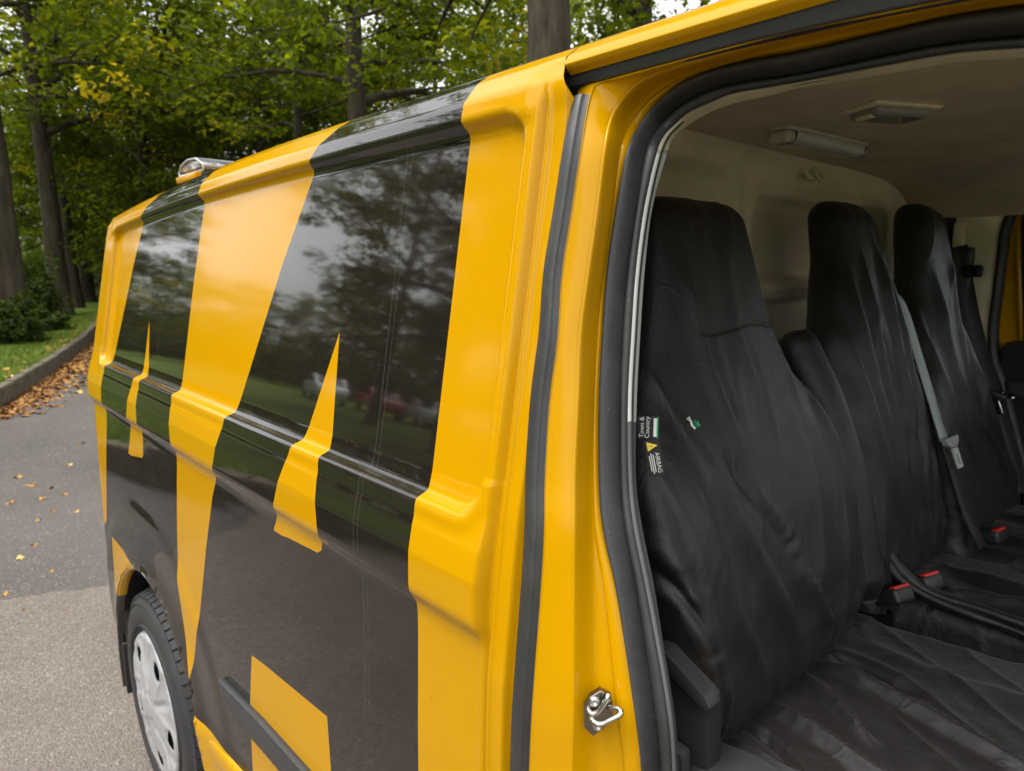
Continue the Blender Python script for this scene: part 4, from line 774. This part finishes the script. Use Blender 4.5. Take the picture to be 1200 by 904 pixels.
# ------------------------------------------------------------------ ground, road, kerb, lawn
def y_kerb(x):
    x = np.asarray(x, float); return np.interp(-x, [-60, 9.74, 12.46, 16.5, 20, 30, 60, 140], [-22.2, .81, 1.72, 2.93, 3.85, 6.2, 12, 26])
def y_far(x): return y_kerb(x)+5.7+np.maximum(0, np.asarray(x, float)+4)*.42
def mat_asphalt(name, a, b, sc=1.0):
    M = Mat(name, a, .85, spec=.35)
    ag = M.n('TexVoronoi'); ag.inputs['Scale'].default_value = 150*sc; M.put(ag.inputs['Vector'], M.coord())
    tone = M.n('SeparateColor'); M.put(tone.inputs[0], ag.outputs['Color'])
    c = M.mix(M.grey(tone.outputs[0], .1, .95, 0, 1), a, b)
    c = M.mix(M.math('MULTIPLY', M.math('GREATER_THAN', tone.outputs[1], .965), .6), c, (.34, .31, .27))
    big = M.noise(1.1, 5, .65); c = M.mix(M.grey(big, .35, .7, 0, .45), c, tuple(x*.62 for x in a))
    c = M.mix(M.grey(M.noise(.23, 3, .6), .45, .65, 0, .35), c, tuple(x*1.25 for x in b)); M.color(c)
    h = M.math('ADD', M.grey(ag.outputs['Distance'], 0, .7, 1, 0), M.math('MULTIPLY', M.noise(40, 3, .6), .8))
    nb = M.bump(h, .004, .8); M.normal(M.bump(M.noise(6, 4, .6), .012, .4, nb)); return M.m
m_road = mat_asphalt('old_asphalt', (.062, .054, .048), (.108, .096, .086), .8)
m_patch = mat_asphalt('pale_asphalt', (.105, .086, .070), (.185, .156, .132), .9)
def strip_sheet(name, xs, ya, yb, z, mat, kind='structure', n=14, zf=None):
    t = np.linspace(0, 1, n); X, T_ = np.meshgrid(xs, t, indexing='ij'); Y = ya[:, None]*(1-T_)+yb[:, None]*T_
    Zv = np.full_like(X, z) if zf is None else zf(X, Y, T_)
    return tag(grid(name, np.stack([X, Y, Zv], -1), mat), kind=kind)
xs_ = np.r_[np.linspace(-140, -25, 40), np.linspace(-24, 60, 90)]
strip_sheet('road', xs_, y_kerb(xs_)-.05, y_far(xs_)+.05, 0, m_road)
# the newer, paler patch of asphalt, its seam running across under the back of the van
t = np.linspace(0, 1, 30); px_ = np.r_[np.linspace(-1, 0, 2)]
xe = np.linspace(-4.6, 20, 80); P_ = []
for yy in np.linspace(-3.2, 3.2, 260):
    xa = -4.045+.40*yy+.035*float(vnoise(np.array(yy*7.), np.array(0.), 3))+.03*float(vnoise(np.array(yy*31.), np.array(2.), 5))
    P_.append([(xa+(14-xa)*s, yy, .004+.012*sstep(0, .012, s)-.010*sstep(.3, 1, s)) for s in np.r_[0, .002, .005, .01, .02, .05, .2, 1]])
tag(grid('asphalt_patch', np.array(P_), m_patch, flip=True), kind='structure')
Mg = Mat('lawn_grass', (.06, .11, .015), .9, spec=.2)
Mg.color(Mg.mix(Mg.grey(Mg.noise(.8, 5, .65), .3, .7, 0, 1), (.06, .105, .012), (.15, .205, .022))); Mg.normal(Mg.bump(Mg.noise(60, 5, .8), .05, 1.0)); m_lawn = Mg.m
Me = Mat('woodland_floor', (.05, .05, .02), .95, spec=.1); Me.color(Me.mix(Me.grey(Me.noise(.7, 5, .65), .35, .65, 0, 1), (.045, .06, .014), (.10, .075, .03))); Me.normal(Me.bump(Me.noise(30, 3, .7), .04, .8)); m_wood = Me.m
lz = lambda X, Y, T_: .20+.10*sstep(0, .25, T_)+.02*vnoise(X*.7, Y*.7, 2)
strip_sheet('lawn', xs_, y_kerb(xs_)-.13, y_kerb(xs_)-70, .2, m_lawn, n=40, zf=lambda X, Y, T_: .205+.018*vnoise(X*.9, Y*.9, 2))
strip_sheet('verge', xs_, y_far(xs_)+.14, y_far(xs_)+90, .14, m_wood, n=30, zf=lambda X, Y, T_: .13+.5*sstep(.03, .4, T_)+.05*vnoise(X*.5, Y*.5, 4))
o = strip_sheet('ground', np.linspace(-1500, 1500, 12), np.full(12, -1500.), np.full(12, 1500.), -.06, m_wood, n=12)
m_kerb = Mat('kerb_concrete', (.2, .185, .15), .9, spec=.2)
kk = m_kerb.mix(m_kerb.grey(m_kerb.noise(5, 6, .7), .3, .7, 0, 1), (.075, .062, .042), (.165, .142, .105)); kk = m_kerb.mix(m_kerb.grey(m_kerb.noise(2.2, 4, .7), .52, .68, 0, .8), kk, (.030, .034, .016)); m_kerb.color(kk)
m_kerb.normal(m_kerb.bump(m_kerb.noise(60, 4, .7), .006, .7)); m_kerb = m_kerb.m
kerb = empty('road_kerb', (-12, 1.6, 0), 'weathered concrete kerb of upright blocks between road and lawn', 'kerb')
kb = bmesh.new(); bmesh.ops.create_cube(kb, size=1)
for v in kb.verts: v.co = Vector((v.co.x*.60, v.co.y*.125, v.co.z*.30+.085))
bmesh.ops.bevel(kb, geom=kb.edges[:], offset=.012, segments=2, affect='EDGES'); kme = bpy.data.meshes.new('kerb_block'); kb.to_mesh(kme); kb.free(); kme.materials.append(m_kerb)
xk = -60.0; kl = []
while xk < 6:
    s = float(y_kerb(xk+.3)-y_kerb(xk-.3))/.6; ln = .615; kl.append((xk, float(y_kerb(xk))-.06, math.atan(s))); xk += ln/math.sqrt(1+s*s)
kl = sorted(kl, key=lambda q: abs(q[0]+11))[:110]
for x, y, a in kl:
    o = bpy.data.objects.new('kerb_block', kme); col.objects.link(o); adopt(o, kerb)
    o.location = (x, y, random.uniform(-.008, .008)); o.rotation_euler = (random.uniform(-.02, .02), random.uniform(-.012, .012), a+random.uniform(-.01, .01))
o = strip_sheet('far_kerb', xs_, y_far(xs_)+.02, y_far(xs_)+.16, .13, m_kerb, n=4, zf=lambda X, Y, T_: .13*sstep(.0, .3, T_)-.01)

# ------------------------------------------------------------------ trees
def leaf_mat(name, cols, trans=.45):
    M = Mat(name, cols[0], .6, spec=.14); at = M.n('Attribute'); at.attribute_name = 'tone'
    oi = M.n('ObjectInfo'); f = M.math('ADD', at.outputs['Fac'], M.math('MULTIPLY', M.math('SUBTRACT', oi.outputs['Random'], .5), .22), clamp=True)
    c = M.ramp(f, [(0, cols[0]), (.45, cols[1]), (.82, cols[2]), (1, cols[3])]); M.color(c)
    tr = M.n('BsdfTranslucent'); tc = M.mix(.5, c, (.5, .55, .03), 'MULTIPLY'); tc2 = M.mix(1.0, c, (2.7, 2.6, .7), 'MULTIPLY'); M.t.links.new(tc2, tr.inputs[0])
    mx = M.n('MixShader'); mx.inputs[0].default_value = trans; M.t.links.new(M.b.outputs[0], mx.inputs[1]); M.t.links.new(tr.outputs[0], mx.inputs[2]); M.t.links.new(mx.outputs[0], M.t.nodes['Material Output'].inputs[0]); return M.m
m_leaf = leaf_mat('lime_leaves', [(.036, .052, .006), (.070, .098, .008), (.16, .17, .011), (.30, .23, .018)])
m_shrub = leaf_mat('shrub_leaves', [(.022, .036, .008), (.038, .062, .010), (.08, .11, .014), (.14, .16, .02)], .3)
Mb = Mat('bark', (.09, .075, .055), .92, spec=.15)
bn = Mb.noise(6, 6, .7, Mb.scaled((1, 1, .22))); bc = Mb.mix(Mb.grey(bn, .35, .68, 0, 1), (.026, .020, .014), (.085, .068, .048)); bc = Mb.mix(Mb.grey(Mb.noise(1.6, 4, .65), .52, .66, 0, .7), bc, (.050, .055, .022)); Mb.color(bc)
Mb.normal(Mb.bump(bn, .05, .9)); m_bark = Mb.m
def leaves_mesh(C, N, size, r, tone):
    """many small folded leaves: C centres, N facing directions"""
    n = len(C); t1 = np.cross(N, r.normal(size=(n, 3))); t1 /= np.linalg.norm(t1, axis=1)[:, None]+1e-9; t2 = np.cross(N, t1)
    L_ = (size*r.uniform(.7, 1.25, n))[:, None]; W_ = L_*r.uniform(.30, .42, n)[:, None]; dz = N*(L_*.16)
    V = np.stack([C-t1*L_*.5, C+t2*W_+dz, C+t1*L_*.55-dz*.8, C-t2*W_+dz], 1).reshape(-1, 3)
    i = np.arange(n)*4; F = np.concatenate([np.stack([i, i+1, i+2], 1), np.stack([i, i+2, i+3], 1)]); return V, F, np.repeat(tone, 4)
def make_tree(seed, H, rt, crown_lo, Rc, nclump, per, leaf):
    r = np.random.default_rng(seed); tb = MB(); cl = []; rad0 = rt
    nseg = 26; t = np.linspace(0, 1, nseg); bend = np.cumsum(r.normal(0, .028, (nseg, 2)), 0)*H/22
    ctr = np.stack([bend[:, 0], bend[:, 1], t*H*.9-.15], 1); rad = rt*(1.0-.86*t**.85)+rt*.42*np.exp(-t*H/.45)
    tb.tube(ctr, rad, 14)
    nb = 22
    for k in range(nb):
        tk = crown_lo/H+(.88-crown_lo/H)*(k+r.uniform(0, .8))/nb; p0 = np.array([np.interp(tk, t, ctr[:, q]) for q in range(3)]); r0 = np.interp(tk, t, rad)*r.uniform(.32, .55)
        az = k*2.4+r.normal(0, .5); prof_ = np.sin(np.pi*np.clip((tk-.02)/1.02, .12, .97))**.7; ln = Rc*prof_*r.uniform(.7, 1.1); up = r.uniform(.05, .55)+tk*.5
        s = np.linspace(0, 1, 9); dirv = np.array([math.cos(az), math.sin(az)]); side = np.array([-dirv[1], dirv[0]])*r.normal(0, .25)
        bp = np.stack([p0[0]+(dirv[0]*s+side[0]*s**2)*ln, p0[1]+(dirv[1]*s+side[1]*s**2)*ln, p0[2]+ln*(up*s-.42*s**2*(1.2-tk))], 1); bp[1:] += r.normal(0, .05, (8, 3))
        tb.tube(bp, np.maximum(.008, r0*(1-.88*s)), 7)
        for q in range(4):
            b0 = bp[2+q]; d2 = np.array([dirv[0], dirv[1], .1])+r.normal(0, .65, 3); d2 /= np.linalg.norm(d2); l2 = ln*r.uniform(.25, .5); s2 = np.linspace(0, 1, 5)
            tw = b0+d2*l2*s2[:, None]-np.array([0, 0, 1])*(s2**2*l2*.25)[:, None]; tb.tube(tw, np.maximum(.005, r0*.4*(1-.8*s2)), 5); cl += [tw[2], tw[3], tw[4]]
        cl += [bp[k2] for k2 in range(3, 9)]
    cl = np.array(cl); idx = r.integers(0, len(cl), nclump); cc = cl[idx]+r.normal(0, .42, (nclump, 3))*np.array([1, 1, .75])
    cc = cc[cc[:, 2] > crown_lo*.55]; n = len(cc)
    sz = r.uniform(.35, .85, n); ci = np.repeat(np.arange(n), per); m = len(ci)
    off_ = r.normal(0, 1, (m, 3)); off_ /= np.linalg.norm(off_, axis=1)[:, None]; off_ *= (r.uniform(0, 1, m)**.45)[:, None]
    C = cc[ci]+off_*sz[ci][:, None]*np.array([1, 1, .42]); C[:, 2] -= .25*(off_[:, 0]**2+off_[:, 1]**2)*sz[ci]
    N = off_*.55+np.array([0, 0, .9])+r.normal(0, .45, (m, 3)); N /= np.linalg.norm(N, axis=1)[:, None]
    tone = np.clip(r.uniform(.0, .65, n)[ci]*.75+r.normal(.12, .14, m)+(r.uniform(0, 1, n) > .955)[ci]*.5, 0, 1)
    V, F, tn = leaves_mesh(C, N, leaf, r, tone)
    tm = bpy.data.meshes.new('trunk'); tm.from_pydata(np.concatenate(tb.V).tolist(), [], tb.F); tm.polygons.foreach_set('use_smooth', np.ones(len(tm.polygons), bool)); tm.materials.append(m_bark)
    cm = bpy.data.meshes.new('crown'); cm.vertices.add(len(V)); cm.vertices.foreach_set('co', V.ravel()); k = len(F); cm.loops.add(k*3); cm.loops.foreach_set('vertex_index', F.ravel().astype(np.int32)); cm.polygons.add(k); cm.polygons.foreach_set('loop_start', np.arange(0, k*3, 3, dtype=np.int32)); cm.update(calc_edges=True)
    at = cm.attributes.new('tone', 'FLOAT', 'POINT'); at.data.foreach_set('value', tn.astype(np.float32)); cm.materials.append(m_leaf)
    return tm, cm
TREES = [make_tree(1, 14.0, .30, 2.6, 5.0, 430, 44, .15), make_tree(2, 16.0, .36, 3.2, 5.4, 450, 44, .15), make_tree(3, 12.0, .22, 2.0, 4.4, 380, 44, .145), make_tree(4, 11.0, .16, 1.6, 3.6, 320, 44, .145), make_tree(5, 17.0, .29, 5.5, 5.0, 330, 42, .15), make_tree(6, 16.0, .19, 6.0, 4.2, 270, 42, .15), make_tree(7, 17.0, .34, 5.0, 5.2, 330, 42, .14), make_tree(8, 15.0, .26, 3.0, 5.2, 330, 44, .16)]
def tree(k, x, y, z, sc, rz, label, group=None, name='lime_tree'):
    r_ = empty(name, (x, y, z), label, 'tree', group); r_.scale = (sc, sc, sc); r_.rotation_euler = (0, 0, rz)
    for nm, me in zip(('trunk', 'crown'), TREES[k]):
        o = bpy.data.objects.new(nm, me); col.objects.link(o); o.parent = r_
    return r_
def polar(az, d): return -d*math.cos(R(az)), d*math.sin(R(az))
# along the far side of the road, seen over the roof of the van
for k, az, d, sc, rz, lab in ((6, 45.6, 7.9, .98, .4, 'thick trunked tree with scarred bark rising directly behind the van roof shut line'),
        (4, 30.1, 15.4, 1.0, 1.9, 'forked dark trunk tree above the black roof stripe, long level branches'),
        (5, 25.8, 20.5, 1.0, 4.1, 'slender straight trunk tree beside the forked tree, above the yellow roof stripe'),
        (5, 23.1, 25.5, .8, 2.2, 'very thin dark trunk tree standing between the roof light bar and the slender tree'),
        (3, 36.5, 22, 1.1, .2, 'leafy tree filling the gap between the forked tree and the thick trunk'),
        (4, 52.5, 13, .95, 3.3, 'tree whose leaf tips reach over the cab roof against white sky')):
    x, y = polar(az, d); tree(k, x, y, .15, sc, rz, lab)
# along the lawn
for k, az, d, sc, rz, lab in ((4, 6.25, 17.0, .95, 5.0, 'ivy footed tree at the lawn edge behind the dark shrub'),
        (4, 8.9, 25.3, 1.1, 1.1, 'tall straight trunk tree standing on the lawn by the bend of the kerb'),
        (5, 9.9, 31, 1.3, 2.7, 'paler trunk tree close behind the tall one on the lawn, above the kerb end'),
        (1, 10.6, 37, .9, .3, 'farthest upright trunk of the lawn row, just clear of the van tail')):
    x, y = polar(az, d); tree(k, x, y, .18, sc, rz, lab)
# the wood beyond: nothing tells these apart
rt = np.random.default_rng(12)
spots = [(14.5, 33), (17.5, 38), (16, 52), (12.5, 47), (23.5, 36), (27, 30), (30, 38), (34, 30), (29, 34), (21.5, 37), (12, 36), (16, 31), (9.5, 47), (26.5, 27), (25, 48), (19, 60), (42, 30), (48, 36), (3, 46), (6.5, 55), (1.0, 36), (10.5, 70), (14.5, 26), (18.5, 30)]
for i, (az, d) in enumerate(spots):
    x, y = polar(az, d); tree(int(rt.integers(0, 4)), x, y, .2, rt.uniform(.85, 1.15), rt.uniform(0, 6.28), 'broadleaf tree massed with others in the dim wood behind the van', 'trees of the wood behind the van')
# trees across the lawn on the photographer's side, seen only as reflections in the black paint
for i, (az, d, k, sc) in enumerate(((36, 17, 7, 1.0), (30.5, 25, 7, 1.0), (44, 16, 7, .9), (50, 17, 7, 1.), (60, 18, 7, .95), (70, 19, 0, .85), (46, 30, 7, 1.1), (36, 36, 7, 1.0), (56, 31, 0, 1.), (8.5, 25, 2, .8), (6, 32, 1, .8), (14, 50, 3, .62), (17, 54, 3, .72), (20, 52, 3, .70), (23, 56, 3, .74), (26, 52, 3, .74), (29, 56, 2, .8), (84, 22, 2, 1.), (33, 56, 1, .7))):
    x, y = -d*math.cos(R(az)), -d*math.sin(R(az)); tree(k, x, y, .2, sc, i*1.7, 'leafy tree across the lawn, mirrored dimly in the black side of the van', 'trees across the lawn')
# ------------------------------------------------------------------ shrubs
def shrub(x, y, z, rx, rz_, n, label, seed, group=None, leaf=.11):
    r = np.random.default_rng(seed); C = r.normal(0, 1, (n, 3)); C /= np.linalg.norm(C, axis=1)[:, None]; C[:, 2] = np.abs(C[:, 2]); lump = 1+.30*np.sin(C[:, 0]*5+seed)*np.cos(C[:, 1]*6)+.2*np.sin(C[:, 2]*9+C[:, 0]*4)
    rad = (r.uniform(0, 1, n)**.35)[:, None]*lump[:, None]; C2 = C*rad*np.array([rx, rx, rz_]); N = C*.7+r.normal(0, .5, (n, 3))+np.array([0, 0, .4]); N /= np.linalg.norm(N, axis=1)[:, None]
    V, F, tn = leaves_mesh(C2, N, leaf, r, np.clip(r.uniform(0, .8, n), 0, 1)); rt_ = empty('shrub', (x, y, z), label, 'shrub', group)
    o = mesh('foliage', V, F, m_shrub, None, False); at = o.data.attributes.new('tone', 'FLOAT', 'POINT'); at.data.foreach_set('value', tn.astype(np.float32)); o.parent = rt_
    m = MB()
    for k in range(9):
        a = k*.7+r.normal(0, .2); m.tube([(0, 0, -.05), (rx*.25*math.cos(a), rx*.25*math.sin(a), rz_*.4), (rx*.6*math.cos(a), rx*.6*math.sin(a), rz_*.8)], [.02, .014, .005], 6)
    o = m.build('stem', m_bark); o.parent = rt_
x, y = polar(5.6, 16.2); shrub(x, y, .18, .62, .85, 4200, 'dark spreading shrub on the lawn round the foot of the ivy tree', 5)
x, y = polar(4.2, 18.5); shrub(x, y, .18, .7, 1.2, 3600, 'tall shrub behind the dark spreading shrub at the edge of the lawn', 8)
x, y = polar(7.3, 22); shrub(x, y, .18, .7, 1.7, 3800, 'bright leaved bush growing between two lawn tree trunks', 9)
x, y = polar(7.7, 19.2); shrub(x, y, .18, .5, .45, 2200, 'low clump of leaves at the lawn edge beyond the shrub', 15)
for i, (az, d, rx, hz) in enumerate(((13, 44, 4.0, 2.6), (17, 42, 4.0, 2.2), (21, 44, 4, 2.4), (25, 42, 4, 2.5), (29, 40, 4, 2.6), (9, 60, 5, 3.2), (4.5, 62, 5, 3), (34, 36, 4, 2.6), (6.5, 74, 6, 4), (11.5, 78, 6, 4), (2, 58, 5, 3), (42, 40, 6, 5), (49, 40, 6, 5), (56, 42, 6, 5), (64, 42, 6, 5), (73, 42, 6, 5), (83, 42, 6, 5), (36, 52, 6, 6), (46, 54, 7, 7), (60, 56, 7, 7), (75, 56, 7, 7))):
    x, y = polar(az, d); shrub(x, y, .2, rx, hz, 5200, 'shadowy undergrowth bush deep in the wood behind the tree trunks', 100+i, 'undergrowth of the wood', .30)
for i, (az, d, rx, hz) in enumerate(((8, 62, 6, 5), (14, 66, 6, 4.5), (20, 68, 6, 4.5), (26, 64, 6, 5), (32, 60, 6, 5), (38, 56, 6, 5), (44, 52, 6, 5), (50, 50, 6, 5), (57, 48, 6, 5), (65, 46, 6, 5), (75, 44, 6, 5))):
    x, y = -d*math.cos(R(az)), -d*math.sin(R(az)); shrub(x, y, .2, rx, hz, 4200, 'hedge bush at the far end of the lawn, mirrored in the van side', 200+i, 'hedge beyond the lawn', .36)

# ------------------------------------------------------------------ grass, fallen leaves
r = np.random.default_rng(3); n = 105000
gx = 2-r.uniform(0, 1, n)**.62*29; gy = y_kerb(gx)-.16-r.uniform(0, 1, n)**1.2*2.8; hh = r.uniform(.03, .075, n); a = r.uniform(0, 6.28, n); b_ = np.stack([gx, gy, np.full(n, .20)], 1)
d_ = np.stack([np.cos(a), np.sin(a), 0*a], 1); tipv = b_+np.stack([r.normal(0, .02, n), r.normal(0, .02, n), hh], 1)
V = np.stack([b_-d_*.006, b_+d_*.006, tipv], 1).reshape(-1, 3); F = np.arange(3*n).reshape(-1, 3)
Mt = Mat('grass_blade', (.10, .17, .02), .6, spec=.3); Mt.color(Mt.mix(Mt.grey(Mt.noise(1.3, 4, .6), .3, .7, 0, 1), (.085, .14, .012), (.19, .27, .03))); tag(mesh('grass', V, F, Mt.m, None, False), 'short green grass of the lawn along the kerb', 'grass', kind='stuff')
def leaf_mesh(seed):
    r = np.random.default_rng(seed); out = []
    ang = np.linspace(0, 2*np.pi, 16, endpoint=False); rad = .5*(1+.16*np.cos(5*ang)+.10*r.normal(size=16))
    P_ = [(0, 0, 0)]+[(rad[i]*math.cos(ang[i])*.80, rad[i]*math.sin(ang[i]), .16*math.cos(2*ang[i]+seed)+.10*r.normal()) for i in range(16)]
    F = [[0, 1+i, 1+(i+1) % 16] for i in range(16)]; me = bpy.data.meshes.new('fallen_leaf'); me.from_pydata(P_, [], F); me.update(); return me
Mf = Mat('dry_leaf', (.35, .16, .03), .7, spec=.3); oi = Mf.n('ObjectInfo'); Mf.color(Mf.ramp(oi.outputs['Random'], [(0, (.16, .065, .018)), (.35, (.34, .15, .03)), (.7, (.50, .27, .05)), (1, (.60, .40, .12))])); m_dry = Mf.m
LM = [leaf_mesh(k) for k in range(6)]
for me in LM: me.materials.append(m_dry)
def put_leaf(x, y, z, s, label, group):
    o = bpy.data.objects.new('fallen_leaf', random.choice(LM)); col.objects.link(o); o.location = (x, y, z+s*.10); o.scale = (s, s, s); o.rotation_euler = (random.gauss(0, .22), random.gauss(0, .22), random.uniform(0, 6.28))
    tag(o, label, 'leaf', group)
for k in range(150):
    x = -9.2-abs(random.gauss(0, 1))*5.2; w = .10+.035*(-x-8); q = abs(random.gauss(0, .36))
    put_leaf(x, float(y_kerb(x))+.04+q, .0, random.uniform(.06, .12), 'dry orange brown leaf lying on the road along the kerb', 'fallen leaves along the kerb')
for k in range(62):
    x = -random.uniform(9.8, 22); put_leaf(x, float(y_kerb(x))-.16-abs(random.gauss(0, .28)), .215, random.uniform(.07, .13), 'dry leaf lying on the lawn edge above the kerb', 'fallen leaves on the lawn edge')
for x, y, s in [(-5.142, 0.552, 0.04), (-4.494, 0.383, 0.048), (-4.661, 0.465, 0.036), (-3.585, 0.455, 0.032), (-5.266, 0.65, 0.04), (-4.031, 0.258, 0.04), (-5.63, 0.772, 0.048), (-5.878, 0.732, 0.048), (-5.158, 0.768, 0.04), (-6.36, 0.581, 0.064), (-6.495, 0.956, 0.056), (-7.254, 1.174, 0.056), (-3.726, 0.301, 0.04), (-4.185, 0.477, 0.028), (-5.668, 0.462, 0.056), (-5.623, 0.643, 0.048), (-6.03, 0.626, 0.064)]: put_leaf(x, y, .006 if x > -3.9 else 0, s, 'single pale leaf scattered on the open asphalt behind the van', 'leaves scattered on the asphalt')
n = 1500; gx = -9.0-np.abs(r.normal(0, 5.5, n)); gy = y_kerb(gx)+.02+np.abs(r.normal(0, .22, n)); C = np.stack([gx, gy, r.uniform(.004, .03, n)], 1); N = r.normal(0, .35, (n, 3))+np.array([0, 0, 1]); N /= np.linalg.norm(N, axis=1)[:, None]
V, F, tn = leaves_mesh(C, N, .075, r, r.uniform(0, 1, n)); Ml = Mat('leaf_litter', (.2, .09, .03), .8); at = Ml.n('Attribute'); at.attribute_name = 'tone'; Ml.color(Ml.ramp(at.outputs['Fac'], [(0, (.10, .045, .016)), (.6, (.30, .13, .03)), (1, (.46, .25, .06))]))
o = mesh('leaf_litter', V, F, Ml.m, None, False); q = o.data.attributes.new('tone', 'FLOAT', 'POINT'); q.data.foreach_set('value', tn.astype(np.float32)); tag(o, 'drift of small broken brown leaves in the gutter by the kerb', 'leaf litter', kind='stuff')

# ------------------------------------------------------------------ parked cars over the lawn (seen as blurs of white and red in the black paint)
m_cw = plain('white_car_paint', (.75, .76, .78), .2, var=.03); m_cr = plain('red_car_paint', (.45, .02, .02), .2, var=.05); m_cg = Mat('car_glass', (.01, .012, .014), .05).m
def car(x, y, z, rz, mat, label):
    r_ = empty('parked_car', (x, y, z), label, 'car'); r_.rotation_euler = (0, 0, rz)
    side = [(-2.1, .35), (-2.15, .75), (-2.0, .95), (-1.2, 1.0), (-.75, 1.38), (.45, 1.42), (1.25, 1.02), (1.95, .90), (2.15, .65), (2.1, .32)]
    def par(o): o.parent = r_; return o
    o = MB().bm(prism(side, -.86, .86, 'y', .07)).build('body', mat); par(autosmooth(o, 40))
    win = [(-1.12, 1.0), (-.72, 1.33), (.42, 1.37), (1.12, 1.02)]
    m = MB()
    m.bm(prism(win, -.868, .868, 'y')); par(m.build('side_window', m_cg, None, False))
    m = MB(); m.add([(1.23, -.7, 1.045), (1.23, .7, 1.045), (.50, .62, 1.425), (.50, -.62, 1.425)], [[0, 1, 2, 3]]); m.add([(-1.19, -.7, 1.02), (-1.19, .7, 1.02), (-.78, .62, 1.375), (-.78, -.62, 1.375)], [[3, 2, 1, 0]]); par(m.build('screen', m_cg, None, False))
    for wx_ in (-1.3, 1.3):
        for s_ in (-1, 1): par(MB().lathe([(0, 0), (.2, .0), (.31, .01), (.32, .05), (.32, .18), (.0, .18)], (wx_, s_*.79-.09, .32), 'y', 28).build('wheel', m_tyre))
for az, d, rz, mm, lab in ((27, 38, .3, m_cw, 'white car parked past the lawn, mirrored behind the red one in the black panel'), (31.5, 37.5, .25, m_cr, 'red car parked past the lawn, mirrored between two white blurs in the black panel'), (35.5, 36, .35, m_cw, 'white car parked past the lawn, mirrored low in the widest black panel'), (39.5, 35.5, .3, m_cw, 'white hatchback parked at the end of the mirrored row beyond the lawn')):
    car(-d*math.cos(R(az)), -d*math.sin(R(az)), .2, rz, mm, lab)
